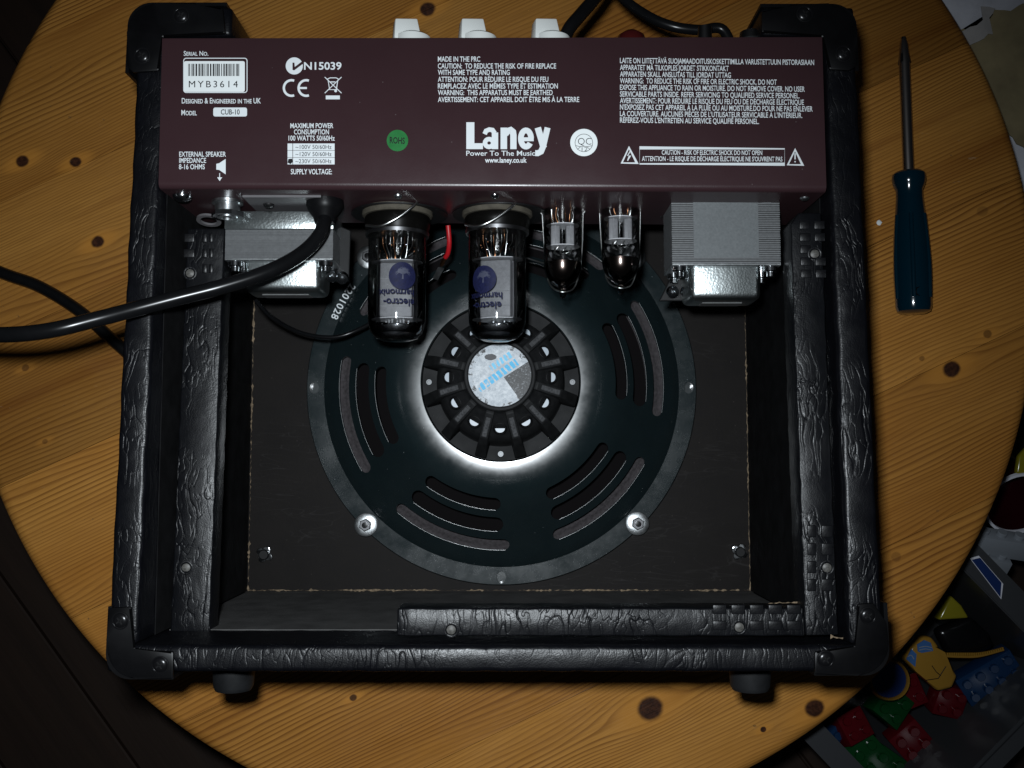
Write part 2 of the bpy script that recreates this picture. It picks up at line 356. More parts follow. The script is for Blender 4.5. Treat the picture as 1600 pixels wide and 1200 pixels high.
# ================================================================== the floor
def floor_mat():
    g = G('dark_floor_boards'); v = g.co(); n = g.noise(g.mapping(v, rot=(0, 0, -0.9), sc=(1, 14, 1)), 4, 4, 0.6)
    c = g.mix(n, (0.010, 0.006, 0.0045), (0.034, 0.019, 0.012)); g.bump(n, 0.2, 0.002); return g.p(Base_Color=c, Roughness=0.55, Specular_IOR_Level=0.3)
M_floor = floor_mat()
ZF = -0.36
bm = B(); box(bm, (-1.6, -1.6, ZF-0.05), (1.6, 1.8, ZF-0.012)); fo = obj('floor', bm, M_floor); fo['kind'] = 'structure'
fa = -0.92; fw = 0.11; me0 = None
for i in range(-13, 14):                # single floor boards with open joints
    bm = B(); L = 1.5
    box(bm, (-L, -fw/2+0.0012, -0.012), (L, fw/2-0.0012, 0)); bevel(bm, 0.0015, 1)
    if me0 is None:
        o = obj('floor_board', bm, M_floor, fo); me0 = o.data
    else: bm.free(); o = bpy.data.objects.new('floor_board', me0); C.objects.link(o); o.parent = fo
    o.location = (-math.sin(fa)*fw*i, math.cos(fa)*fw*i, ZF+random.uniform(0, 0.0008)); o.rotation_euler = (0, 0, fa)

# ================================================================== the round pine table
TC, TR = Vector((-0.0095, 0.1318)), 0.3822
tab = thing('round_table', 'round knotty pine table under the open amplifier', 'table', (TC.x, TC.y, ZF))
prof = [(-0.0105, 0.0), (-0.0060, -0.0012), (-0.0025, -0.0040), (-0.0006, -0.0085), (0.0, -0.0135), (-0.0012, -0.0200), (-0.006, -0.0240)]
cuts = [-0.40, -0.285, -0.188, -0.092, 0.011, 0.108, 0.197, 0.296, 0.40]
ca, sa = math.cos(GA), math.sin(GA)
for a, b in zip(cuts, cuts[1:]):
    bm = B(); rows = []; N = 26
    a2, b2 = max(a, -TR+0.0106)+0.00014, min(b, TR-0.0106)-0.00014
    endlo, endhi = a < -TR, b > TR
    vs = []
    for k in range(N+1):
        t = k/N
        if endlo: t = t*t
        if endhi: t = 1-(1-t)**2
        vs.append((t))
    for dr, z in prof:
        r = TR+dr
        lo = -r+1e-5 if endlo else a2; hi = r-1e-5 if endhi else b2
        L = []; Rr = []
        for t in vs:
            v = lo+(hi-lo)*t; h = math.sqrt(max(r*r-v*v, 1e-10))
            for u, T in ((-h, L), (h, Rr)): T.append(bm.verts.new((TC.x+u*ca-v*sa, TC.y+u*sa+v*ca, z)))
        rows.append((L, Rr))
    for (L0, R0), (L1, R1) in zip(rows, rows[1:]):
        for k in range(N):
            bm.faces.new((L0[k], L0[k+1], L1[k+1], L1[k])); bm.faces.new((R0[k+1], R0[k], R1[k], R1[k+1]))
        bm.faces.new((R0[0], L0[0], L1[0], R1[0])); bm.faces.new((L0[N], R0[N], R1[N], L1[N]))
    for (L, Rr) in (rows[0], rows[-1]):
        for k in range(N): bm.faces.new((L[k], Rr[k], Rr[k+1], L[k+1]))
    obj('plank', bm, M_pine, tab, 40)
for k in range(4):
    q = PI/4+k*PI/2; bm = B()
    lathe(bm, [(0.0, ZF), (0.016, ZF), (0.019, -0.2), (0.024, -0.035), (0.024, -0.0243), (0, -0.0243)], 20, Matrix.Translation((TC.x+0.22*math.cos(q), TC.y+0.22*math.sin(q), 0)))
    obj('leg', bm, M_pine, tab, 40)

# ================================================================== the amplifier
XL, XLi, XR, XRi, YB, YBi, YT = -0.1908, -0.1764, 0.1752, 0.1592, -0.0980, -0.0856, 0.2330
amp = thing('combo_amplifier', 'black guitar amplifier lying on its face with back panel removed', 'amplifier', ((XL+XR)/2, (YB+YT)/2, 0))
def wall(name, x0, x1, y0, y1, dz=0, label=None):
    bm = B(); slab(bm, x0, x1, y0, y1, dz, zbot=0.001)
    bevel(bm, 0.0024, 3, [e for e in bm.edges if min(e.verts[0].co.z, e.verts[1].co.z) > 0.1 or abs(e.verts[0].co.z-e.verts[1].co.z) > 0.1])
    # loose vinyl: break the long straight edges a little
    bmesh.ops.subdivide_edges(bm, edges=[e for e in bm.edges if e.calc_length() > 0.05 and abs(e.verts[0].co.z-e.verts[1].co.z) < 0.05], cuts=40, use_grid_fill=True)
    for v in bm.verts:
        if v.co.z > 0.1:
            k = v.co.x*173+v.co.y*211
            v.co.x += 0.00022*math.sin(k*1.3)+0.00015*math.sin(k*3.7+1); v.co.y += 0.00022*math.sin(k*1.7+2); v.co.z += 0.00018*math.sin(k*2.9+0.5)
    return obj(name, bm, M_tolex, amp, 50)
wall('side_wall', XL, XLi, YBi+0.0002, YT-0.016)
wall('side_wall', XRi, XR, YBi+0.0002, YT-0.016)
wall('bottom_wall', XL, XR, YB, YBi)
bm = B(); box(bm, (XL, YT-0.0155, 0.001), (XR, YT, 0.135)); obj('top_wall', bevel(bm, 0.002, 2), M_tolex, amp, 50)
xa = R(362, 30).x; xb = R(1190, 30).x
for x0, x1 in ((XL, xa), (xb, XR)):
    bm = B(); slab(bm, x0, x1, YT-0.0154, YT, 0, zbot=0.1354); obj('top_wall_end', bevel(bm, 0.002, 2), M_tolex, amp, 50)
bm = B(); box(bm, (XLi-0.002, YBi-0.001, 0.003), (XRi+0.002, YT-0.015, 0.024))
obj('baffle_board', bm, M_baffle, amp)
# black painted inside faces of the cabinet
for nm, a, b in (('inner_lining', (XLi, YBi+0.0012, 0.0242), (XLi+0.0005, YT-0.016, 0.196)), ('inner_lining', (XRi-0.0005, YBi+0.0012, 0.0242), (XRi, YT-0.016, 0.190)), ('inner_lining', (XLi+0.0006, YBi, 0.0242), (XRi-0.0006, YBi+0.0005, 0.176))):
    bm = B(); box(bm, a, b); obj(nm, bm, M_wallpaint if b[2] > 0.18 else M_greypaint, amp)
# ragged raw edges where the paint stops along the baffle
def ragged(p0, p1, w, z, seed):
    rnd = random.Random(seed); bm = B(); n = int((p1-p0).length/0.0014); d = (p1-p0).normalized(); s = Vector((-d.y, d.x))
    prev = None; on = 1
    for i in range(n+1):
        c = p0+(p1-p0)*(i/n)
        if rnd.random() < 0.25: on = 1-on if rnd.random() < 0.35 else on
        k = w*(0.25+rnd.random()*rnd.random()*1.6)*(1 if on else 0.28)
        e = rnd.uniform(-1, 1)*0.0003
        q = [bm.verts.new((c.x+s.x*(e-k/2), c.y+s.y*(e-k/2), z)), bm.verts.new((c.x+s.x*(e+k/2), c.y+s.y*(e+k/2), z+0.0005*rnd.random()))]
        if prev: bm.faces.new((prev[0], q[0], q[1], prev[1]))
        prev = q
    return obj('raw_edge', bm, M_raw, amp)
def v2(p): return Vector((p.x, p.y))
ragged(Vector((XLi+0.0014, 0.115)), Vector((XLi+0.0014, YBi+0.001)), 0.0013, 0.0246, 1)
ragged(Vector((XLi+0.001, YBi+0.0015)), Vector((XRi-0.001, YBi+0.0015)), 0.0012, 0.0246, 2)
ragged(Vector((XRi-0.0012, 0.115)), Vector((XRi-0.0012, YBi+0.001)), 0.0009, 0.0246, 3)
ragged(v2(P(1200, 942, .199)), v2(P(1258, 941, .199)), 0.0014, 0.1990, 4)
ragged(v2(R(1302, 998)), v2(R(1322, 999)), 0.0020, zr(-0.085)-0.0045, 5)
# T-nuts driven into the baffle
for px, py in ((414, 866), (1155, 862)):
    c = P(px, py, 0.0246); bm = B()
    outer = [(c.x+(0.0040+(0.0019 if (k//3) % 2 else 0))*math.cos(2*PI*k/24), c.y+(0.0040+(0.0019 if (k//3) % 2 else 0))*math.sin(2*PI*k/24)) for k in range(24)]
    prism(bm, outer, lambda x, y: 0.0242, lambda x, y: 0.0254+0.10*(y-c.y+0.006))
    o = obj('tee_nut', bevel(bm, 0.0005, 2), M_chrome, amp, 60)
    bm = B(); lathe(bm, [(0, 0.0290), (0.0028, 0.0290), (0.0034, 0.0284), (0.0034, 0.0246), (0, 0.0246)], 20, Matrix.Translation((c.x, c.y, 0))); obj('bore', bm, M_black, o, 30)
# battens for the missing back panels
def batten(pts, dz, thick, name='batten'):
    bm = B(); prism(bm, pts, lambda x, y: zr(y, dz-thick), lambda x, y: zr(y, dz)); bevel(bm, 0.0009, 2)
    bmesh.ops.subdivide_edges(bm, edges=[e for e in bm.edges if e.calc_length() > 0.03], cuts=30, use_grid_fill=True)
    for v in bm.verts:
        k = v.co.x*231+v.co.y*187; v.co.x += 0.0002*math.sin(k*1.9); v.co.y += 0.0002*math.sin(k*1.3+1)
        if v.co.z > zr(v.co.y, dz)-0.003: v.co.z += 0.00022*math.sin(k*2.3)
    return obj(name, bm, M_tolex2, amp, 50)
dzl, dzr_, dzb = -0.041, -0.0065, -0.0070
yl1 = R(300, 356, dzl).y; yl0 = R(300, 988, dzl).y
bl = batten([(XLi+0.0014, yl0), (XLi+0.0216, yl0), (XLi+0.0216, yl1), (XLi+0.0014, yl1)], dzl, 0.016)
yr1 = R(1270, 332, dzr_).y
xr0 = R(1248, 700, dzr_).x
br = batten([(xr0, YBi+0.0035), (XRi-0.0030, YBi+0.0035), (XRi-0.0030, yr1), (xr0+0.004, yr1), (xr0, yr1-0.006)], dzr_, 0.018)
yb1 = R(800, 950, dzb).y; xb0 = R(620, 970, dzb).x
bb = batten([(xb0, YBi+0.0030), (xr0-0.0003, YBi+0.0030), (xr0-0.0003, yb1), (xb0, yb1)], dzb, 0.018)
# imprints of the panel's cross-hatched vinyl and the screw holes with pale plugs
M_pad = simple('pressed_vinyl', (0.005, 0.0052, 0.0063), 0.36, spec=0.4, var=0.3, scale=250, bump=0.3)
def pad_mesh():
    bm = B(); box(bm, (-0.00255, -0.00235, -0.0006), (0.00255, 0.00235, 0.0005)); bevel(bm, 0.0004, 2)
    me = bpy.data.meshes.new('imprint'); bmesh.ops.recalc_face_normals(bm, faces=bm.faces[:]); bm.to_mesh(me); bm.free(); me.materials.append(M_pad)
    for p in me.polygons: p.use_smooth = True
    return me
padm = pad_mesh()
def pads(par, cells, dz, tone=1):
    for px, py, sx, sy in cells:
        c = R(px, py, dz); inst('imprint', padm, par, Matrix.Translation((c.x, c.y, zr(c.y, dz)+0.0003)) @ Matrix.Rotation(-RB, 4, 'X') @ Matrix.Diagonal((sx, sy, 1, 1)))
pads(br, [(1257+dx+k*0.6, 352+19*k, 1.05, 0.9) for k in range(5) for dx in (0, 23) if not (k == 2 and dx)], dzr_)
pads(br, [(1268+dx, 830+28*k, 0.85 if not dx else 1.05, 1.25) for k in range(4) for dx in (0, 24) if not (k == 2 and dx)], dzr_)
pads(bb, [(1124+29*k, 952+25*j, 1.3, 0.95) for k in range(5) for j in (0, 1) if not (k == 1 and j)], dzb)
pads(bl, [(294+dx, 372+dy, s, 1.0) for dx, s in ((0, 1.4), (26, 0.5), (36, 0.4)) for dy in (0, 24, 48) if not (dx == 0 and dy == 48)], dzl)
M_plug = simple('pale_screw_hole', (0.085, 0.082, 0.075), 0.5, var=0.5, scale=900)
for par, px, py, dz in ((br, 1273, 397, dzr_), (br, 1292, 887, dzr_), (bb, 1155, 980, dzb), (bb, 705, 984, dzb), (bl, 291, 887, dzl), (bl, 297, 427, dzl)):
    c = R(px, py, dz); bm = B()
    lathe(bm, [(0.0034, 0.0002), (0.0036, 0.0008), (0.0030, 0.0010), (0.0023, 0.0006), (0.0022, 0.0001)], 20, Matrix.Translation(c) @ Matrix.Rotation(-RB, 4, 'X'))
    o = obj('screw_hole', bm, M_tolex2, par, 60)
    bm = B(); lathe(bm, [(0.0022, 0.0002), (0.0014, 0.0006), (0, 0.0008)], 16, Matrix.Translation(c) @ Matrix.Rotation(-RB, 4, 'X'))
    obj('screw_hole', bm, M_plug, par, 60)
# moulded corners
def corner(pix, screws, skirt=0.052):
    pts = [(R(x, y, 0.0028).x, R(x, y, 0.0028).y) for x, y in pix]
    bm = B(); prism(bm, pts, lambda x, y: zr(y, 0.0004), lambda x, y: zr(y, 0.0028))
    bevel(bm, 0.0010, 2)
    o = obj('corner_protector', bm, M_plastic, amp, 40)
    for x, y in screws:
        c = R(x, y, 0.0029); T = Matrix.Translation(c) @ Matrix.Rotation(-RB, 4, 'X')
        bm = B(); lathe(bm, [(0.0042, -0.0002), (0.0042, 0.0003), (0.0037, 0.0004), (0.0034, 0.0001), (0.0031, 0.0005), (0.0018, 0.0009), (0, 0.0010)], 24, T)
        s = obj('screw', bm, M_darkscrew, o, 40)
        bm = B()
        for q in (0.6, 0.6+PI/2):
            b2 = B(); box(b2, (-0.0019, -0.00035, 0.0007), (0.0019, 0.00035, 0.0011)); b2.transform(T @ Matrix.Rotation(q, 4, 'Z')); me = bpy.data.meshes.new('t'); b2.to_mesh(me); b2.free(); bm.from_mesh(me); bpy.data.meshes.remove(me)
        obj('screw', bm, M_black, o)
    return o, pts
M_darkscrew = simple('black_screw', (0.008, 0.008, 0.009), 0.25, metal=0.3)
def arc(cx, cy, r, a0, a1, n=8): return [(cx+r*math.cos(math.radians(a0+(a1-a0)*k/n)), cy+r*math.sin(math.radians(a0+(a1-a0)*k/n))) for k in range(n+1)]
TLc = [(198, 104)] + arc(243, 50, 45, 180, 270) + [(304, 3), (311, 11), (348, 12), (352, 52), (250, 52), (248, 110), (207, 113)]
TRc = [(1190, 50), (1190, 16), (1230, 14), (1236, 6)] + arc(1294, 51, 46, 270, 360) + [(1341, 102), (1328, 110), (1296, 108), (1289, 52)]
BLc = [(168, 950), (205, 948), (205, 1017), (271, 1018), (270, 1062)] + arc(212, 1016, 45, 90, 180) + [(166, 1000)]
BRc = [(1340, 944), (1366, 942), (1386, 972)] + arc(1340, 1006, 50, 0, 90) + [(1273, 1055), (1273, 1018), (1340, 1014)]
for pix, scr in ((TLc, ((222, 87), (283, 24))), (TRc, ((1257, 22), (1318, 84))), (BLc, ((188, 970), (250, 1039))), (BRc, ((1356, 962), (1290, 1030)))):
    o, pts = corner(pix, scr)
    # skirts of the corner running down the two outside faces
    xs = [p[0] for p in pts]; ys = [p[1] for p in pts]; left = sum(xs) < 0; low = sum(ys)/len(ys) < 0.05
    x0, x1 = min(xs), max(xs); y0, y1 = min(ys), max(ys); rr = 0.012
    t = 0.0024
    cx = x0+rr if left else x1-rr; cy = y0+rr if low else y1-rr
    sx = -1 if left else 1; sy = -1 if low else 1
    out = [(cx+sx*rr, (y1 if low else y0))] + [(cx+sx*rr*math.cos(a*PI/16), cy+sy*rr*math.sin(a*PI/16)) for a in range(9)] + [((x1 if left else x0), cy+sy*rr)]
    inn = [(x-sx*0.0 if abs(x-cx) < 1e-9 else x-sx*t*(abs(x-cx)/rr if abs(x-cx) <= rr+1e-9 else 0), y-sy*t*(abs(y-cy)/rr if abs(y-cy) <= rr+1e-9 else 0)) for x, y in out]
    bm = B()
    rows = [[bm.verts.new((x, y, z if z < 0.2 else zr(y, 0.0022))) for x, y in out] for z in (0.160, 0.9)]
    for k in range(len(out)-1): bm.faces.new((rows[0][k], rows[0][k+1], rows[1][k+1], rows[1][k]))
    bmesh.ops.recalc_face_normals(bm, faces=bm.faces[:])
    bmesh.ops.solidify(bm, geom=bm.faces[:], thickness=0.0018)
    obj('skirt', bm, M_plastic, o, 40)
# rubber feet on the underside (facing the viewer)
for px in (365, 1172):
    c = P(px, 1065, 0.176); bm = B()
    M = axisM((c.x, YB-0.0002, 0.176), (0, -1, 0))
    lathe(bm, [(0, 0), (0.0108, 0), (0.0108, 0.004), (0.0101, 0.0150), (0.0090, 0.0172), (0.0050, 0.0174), (0.0045, 0.0160), (0, 0.0160)], 32, M)
    obj('foot', bm, M_rubber, amp, 40)

# ------------------------------------------------------------------ chassis with the printed back panel
CH0 = 0.0012
cpx = [R(247.5, 293.5, CH0), R(1291.5, 299, CH0), R(1284.5, 57, CH0), R(253.5, 59, CH0)]
bm = B(); hexa(bm, [(p.x, p.y, 0.137) for p in cpx]+[tuple(p) for p in cpx])
bevel(bm, 0.0032, 5, [e for e in bm.edges if all(v.co.z > 0.15 and v.co.y < 0.16 for v in e.verts)])
bevel(bm, 0.0008, 2, [e for e in bm.edges if all(v.co.z > 0.15 and v.co.y > 0.18 for v in e.verts)])
chassis = obj('chassis', bm, M_maroon, amp, 35)
chassis['label'] = 'maroon metal chassis printed with white lettering'
layer = [0]
def nudge():
    layer[0] = (layer[0]+1) % 16; return layer[0]*0.00001
def font_mesh(body, small=False, bold=0.0, space=1.0):
    cu = bpy.data.curves.new('t', 'FONT'); cu.body = body; cu.size = 1; cu.offset = bold; cu.space_character = space; cu.resolution_u = 3
    if small:
        for i, ch in enumerate(body):
            if ch.islower(): cu.body_format[i].use_small_caps = True
        cu.small_caps_scale = 0.8
    o = bpy.data.objects.new('t', cu); C.objects.link(o); dg = bpy.context.evaluated_depsgraph_get(); dg.update()
    me = bpy.data.meshes.new_from_object(o.evaluated_get(dg)); bpy.data.objects.remove(o); bpy.data.curves.remove(cu)
    return me
CAP = None
def lay(me, fn, name, mat, par):
    for v in me.vertices: v.co = fn(v.co.x, v.co.y)
    me.materials.clear(); me.update(); me.name = name
    return link(name, me, mat, par)
def text(body, x0, x1, base, cap, mat=None, tilt=0.0, small=False, bold=0.012, space=1.0, dz=0.0003, par=None, name='lettering'):
    global CAP
    if CAP is None:
        h = font_mesh('H'); CAP = max(v.co.y for v in h.vertices); bpy.data.meshes.remove(h)
    me = font_mesh(body, small, bold, space)
    lo = min(v.co.x for v in me.vertices); hi = max(v.co.x for v in me.vertices)
    def fn(x, y):
        u = (x-lo)/(hi-lo); px = x0+(x1-x0)*u; py = base-(y/CAP)*cap+tilt*u
        return R(px, py, CH0+dz)
    return lay(me, fn, name, mat or M_print, par or chassis)
def pix_poly(pts, mat, dz=0.0003, name='print_mark', par=None):
    bm = B(); bm.faces.new([bm.verts.new(R(x, y, CH0+dz)) for x, y in pts]); bmesh.ops.triangulate(bm, faces=bm.faces[:])
    for f in bm.faces:
        f.normal_update()
        if f.normal.z < 0: f.normal_flip()
    return obj(name, bm, mat, par or chassis, recalc=False)
def pix_band(path, w, mat, dz=0.0003, closed=False, name='print_mark'):
    p = [Vector(q) for q in path]; n = len(p); bm = B(); L = []; dz += nudge()
    for i in range(n):
        a = p[(i-1) % n] if (closed or i > 0) else p[i]; b = p[(i+1) % n] if (closed or i < n-1) else p[i]
        t = (b-a).normalized(); s = Vector((-t.y, t.x))
        if closed or 0 < i < n-1:
            t1 = (p[i]-a).normalized(); k = max(0.4, abs(Vector((-t1.y, t1.x)).dot(s))); ww = w/k
        else: ww = w
        L.append([bm.verts.new(R(*(p[i]+s*ww/2), CH0+dz)), bm.verts.new(R(*(p[i]-s*ww/2), CH0+dz))])
    for i in range(n if closed else n-1): bm.faces.new((L[i][0], L[i][1], L[(i+1) % n][1], L[(i+1) % n][0]))
    return obj(name, bm, mat, chassis, recalc=False)
def rrect(x0, y0, x1, y1, r):
    return arc(x1-r, y1-r, r, 0, 90, 5)+arc(x0+r, y1-r, r, 90, 180, 5)+arc(x0+r, y0+r, r, 180, 270, 5)+arc(x1-r, y0+r, r, 270, 360, 5)
def circ(x, y, r, n=32): return [(x+r*math.cos(2*PI*k/n), y+r*math.sin(2*PI*k/n)) for k in range(n)]
# left column
text('Serial No.', 287, 325.5, 87, 7.2, small=True)
pix_band(rrect(287, 91, 386, 144.5, 4), 1.4, M_print, closed=True)
pix_poly(rrect(287.5, 95.5, 382.5, 143.5, 3), M_sticker, 0.0005, 'serial_sticker')
rb = random.Random(3); x = 294.0
while x < 372.5:
    wd = rb.choice((0.8, 0.8, 1.3, 2.2)); pix_poly([(x, 99.6), (x, 118.8), (x+wd, 118.8), (x+wd, 99.6)], M_ink, 0.0008, 'barcode_bar'); x += wd+rb.choice((0.9, 0.9, 1.3, 2.0))
text('MYB3614', 295, 371.6, 136.4, 10, M_ink, bold=0.0, space=1.35, dz=0.0008)
text('Designed & Engineered in the UK', 284, 407.6, 161.5, 8.2, small=True)
text('Model', 283.4, 307.5, 180, 8.2, small=True)
pix_poly(rrect(333.2, 168, 386, 182, 3.2), M_print)
text('CUB-10', 345, 374.5, 178.8, 7.8, M_ink, dz=0.0006)
text('EXTERNAL SPEAKER', 280, 353, 244.7, 7.6); text('IMPEDANCE', 280, 322, 254.4, 7.6); text('8-16 OHMS', 279.6, 320, 264.3, 7.6)
pix_poly([(338, 256), (342.5, 255), (352.6, 248.2), (352.6, 272.4), (342.5, 265.5), (338, 265)], M_print)
pix_band([(343.2, 270.5), (343.2, 277.5)], 1.2, M_print); pix_poly([(339.3, 277), (347.2, 277), (343.2, 283)], M_print)
# approval marks
pix_poly(circ(459.8, 103, 13.4), M_print); pix_poly([(457, 97.8), (460, 97.8), (460.6, 104.5), (473, 95), (473.5, 99.5), (459.5, 110), (457, 109)], M_maroon, 0.0006)
text('N15039', 475, 533.6, 108.6, 11.2, bold=0.02)
pix_band(arc(455.5, 137.5, 12.0, 300, 65, 22)[::1] if False else [(455.5+12*math.cos(math.radians(a)), 137.5+12.2*math.sin(math.radians(a))) for a in range(-70, -291, -10)], 3.6, M_print)
pix_band([(478.5+12*math.cos(math.radians(a)), 137.5+12.2*math.sin(math.radians(a))) for a in range(-70, -291, -10)], 3.6, M_print); pix_band([(467, 137.5), (479.5, 137.5)], 3.2, M_print)
pix_band([(507.4, 120.4), (533.6, 145.5)], 1.3, M_print); pix_band([(533.6, 120.4), (507.4, 145.5)], 1.3, M_print)
pix_band([(512.5, 124.5), (515, 140), (525.5, 140), (528, 124.5)], 1.2, M_print); pix_band([(511.5, 123.5), (516, 121.6), (525, 121.6), (529, 123.5)], 1.3, M_print)
pix_band([(516, 128), (524, 128)], 1.6, M_print); pix_poly(circ(524.5, 142, 2.2, 12), M_print); pix_poly([(509, 149.2), (531, 149.2), (531, 155.2), (509, 155.2)], M_print)
text('MAXIMUM POWER', 453.7, 520.8, 200.2, 7.6); text('CONSUMPTION', 459.4, 514, 209.9, 7.6); text('100 WATTS 50/60Hz', 450.8, 523, 219.6, 7.6)
for k, t in enumerate(('~100V 50/60Hz', '~120V 50/60Hz', '~230V 50/60Hz')):
    y0 = 224.2+11.1*k
    pix_poly([(449.3, y0), (457.0, y0), (457.0, y0+10.5), (449.3, y0+10.5)], M_print); pix_poly([(457.9, y0), (522.8, y0), (522.8, y0+10.5), (457.9, y0+10.5)], M_print)
    text(t, 461.6, 518, y0+8.6, 6.4, M_ink, dz=0.0006, bold=0.0)
pix_poly([(450.5, 248.5), (456.5, 247.8), (457.3, 253), (454, 256.4), (449.4, 254)], M_ink, 0.0008)
text('SUPPLY VOLTAGE:', 454.4, 518.6, 272.2, 8)
# middle column
for s, xe, b in (('MADE IN THE PRC', 750.3, 96.2), ('CAUTION:  TO REDUCE THE RISK OF FIRE REPLACE', 868.9, 107), ('WITH SAME TYPE AND RATING', 796.5, 117), ('ATTENTION: POUR RÉDUIRE LE RISQUE DU FEU', 856.8, 127.8), ('REMPLACEZ AVEC LE MÊMES TYPE ET ESTIMATION', 871.6, 138.3), ('WARNING:  THIS APPARATUS MUST BE EARTHED', 863.5, 148.5), ('AVERTISSEMENT: CET APPAREIL DOIT ÊTRE MIS À LA TERRE', 905, 159.3)):
    text(s, 684.2, xe, b, 7.8)
pix_poly(circ(621, 219.6, 16.8), M_green, 0.0005, 'green_sticker'); text('ROHS', 609, 632.5, 223.6, 9.5, M_ink, tilt=1.2, bold=0.02, dz=0.0008)
for st, wd, cl in (([(734.9, 191), (734.9, 233)], 12.6, 0), ([(734.9, 228.4), (754.6, 228.4)], 9.2, 0),
                   ([(773.4, 207), (773.4, 233)], 10.0, 0), ([(757.2, 209.5), (759.5, 204.5), (764.5, 202.4), (769.5, 203.2), (773.0, 208)], 7.0, 0), ([(764.2+6.4*math.cos(2*PI*k/16), 223.4+6.1*math.sin(2*PI*k/16)) for k in range(16)], 7.0, 1),
                   ([(787.2, 199.4), (787.2, 233)], 10.2, 0), ([(789.5, 209.5), (793.5, 204.6), (798, 203.2), (801.4, 206), (802.2, 211), (802.2, 233)], 9.8, 0),
                   ([(821.8+8.0*math.cos(math.radians(a)), 216.4+12.7*math.sin(math.radians(a))) for a in range(35, 361, 13)], 8.8, 0), ([(814.5, 217.6), (833.9, 217.6)], 6.0, 0),
                   ([(840.3, 199.4), (849.6, 231)], 10.0, 0), ([(855.6, 199.4), (848.6, 229), (845.4, 236.8), (840.2, 239.4), (836.2, 239.2)], 9.2, 0)):
    pix_band(st, wd, M_print, 0.0003, bool(cl), 'logo_stroke')
text('Power To The Music', 728.5, 836, 243.2, 7.6, bold=0.006); text('www.laney.co.uk', 757.8, 823, 254, 7.8, bold=0.02)
pix_poly(circ(912.3, 222.7, 21.4), M_sticker, 0.0005, 'white_round_sticker'); pix_band(circ(912.3, 223.2, 13.8), 0.7, M_ink, 0.0008, True)
text('QC', 903, 924, 226, 10.5, M_ink, bold=-0.012, dz=0.0008); text('12', 909, 918, 236, 6, M_ink, bold=-0.01, dz=0.0008); pix_band([(899.5, 227.5), (906, 229), (918, 229), (925.3, 227.5)], 0.7, M_ink, 0.0008); pix_band([(902, 233.5), (907, 229.5)], 0.7, M_ink, 0.0008); pix_band([(922, 233.5), (917, 229.5)], 0.7, M_ink, 0.0008)
# right column
for s, xe, b in (('LAITE ON LIITETTÄVÄ SUOJAMAADOITUSKOSKETTIMILLA VARUSTETTUUN PISTORASIAAN', 1272, 98.5), ('APPARATET MÅ TILKOPLES JORDET STIKKONTAKT', 1138.6, 109.3), ('APPARATEN SKALL ANSLUTAS TILL JORDAT UTTAG', 1142, 119.7), ('WARNING:  TO REDUCE THE RISK OF FIRE OR ELECTRIC SHOCK, DO NOT', 1213.7, 130), ('EXPOSE THIS APPLIANCE TO RAIN OR MOISTURE. DO NOT REMOVE COVER. NO USER', 1257.4, 140.4), ('SERVICABLE PARTS INSIDE. REFER SERVICING TO QUALIFIED SERVICE PERSONEL.', 1249.5, 150.8), ('AVERTISSEMENT: POUR REDUIRE LE RISQUE DU FEU OU DE DÉCHARGE ÉLECTRIQUE', 1256, 161), ("N'EXPOSEZ PAS CET APPAREIL À LA PLUIE OU AU MOISTURE.DO POUR NE PAS ENLEVER", 1269.8, 171.2), ("LA COUVERTURE. AUCUNES PIÈCES DE L'UTILISATEUR SERVICABLE À L'INTÉRIEUR.", 1253.6, 181.4), ("RÉFÉREZ-VOUS L'ENTRETIEN AU SERVICE QUALIFIÉ PERSONEL.", 1186, 191.5)):
    text(s, 968.7, xe, b, 8.0, tilt=3.0*(xe-968.7)/300)
pix_band([(982.7, 230.5), (971.5, 254.6), (995.3, 255.0)], 2.4, M_print, closed=True); pix_band([(984.5, 236.5), (980.5, 243.5), (984.5, 243), (980.5, 251)], 1.5, M_print)
pix_band([(999.4, 231), (1226, 232.6), (1226, 256.6), (999.4, 256)], 2.0, M_print, closed=True)
text('CAUTION - RISK OF ELECTRIC SHOCK DO NOT OPEN', 1034, 1191, 241.6, 7, tilt=0.6); text("ATTENTION - LE RISQUE DE DÉCHARGE ÉLECTRIQUE NE S'OUVRENT PAS", 1003, 1222.5, 251.4, 7.2, tilt=0.8)
pix_band([(1242.3, 234), (1231, 257.4), (1254, 257.8)], 2.4, M_print, closed=True); pix_band([(1242.3, 239.5), (1242.3, 249)], 2.0, M_print); pix_poly(circ(1242.3, 252.6, 1.2, 10), M_print)

# control side of the chassis (top of the amplifier): white knobs, jewel, switches
def knob(px):
    z = 0.183; x = P(px, 40, z).x; y0 = cpx[2].y+0.0006
    M = axisM((x, y0, z), (0, 1, 0))
    bm = B(); lathe(bm, [(0, 0), (0.0098, 0), (0.0100, 0.002), (0.0096, 0.0075), (0.0070, 0.0092), (0, 0.0092)], 32, M)
    o = obj('knob', bm, M_white, amp, 40)
    bm = B()                            # pointer bar with a narrowing beak
    L0, L1 = -0.0105, 0.0045
    hexa(bm, [(-0.0048, L0, 0.005), (0.0048, L0, 0.005), (0.0040, L1, 0.005), (-0.0040, L1, 0.005), (-0.0038, L0+0.0006, 0.0160), (0.0038, L0+0.0006, 0.0160), (0.0030, L1-0.0025, 0.0176), (-0.0030, L1-0.0025, 0.0176)])
    bm.transform(M @ Matrix.Rotation(math.radians(-75), 4, 'Z')); obj('pointer', bevel(bm, 0.0008, 2), M_white, o, 40)
for px in (645, 748, 862): knob(px)
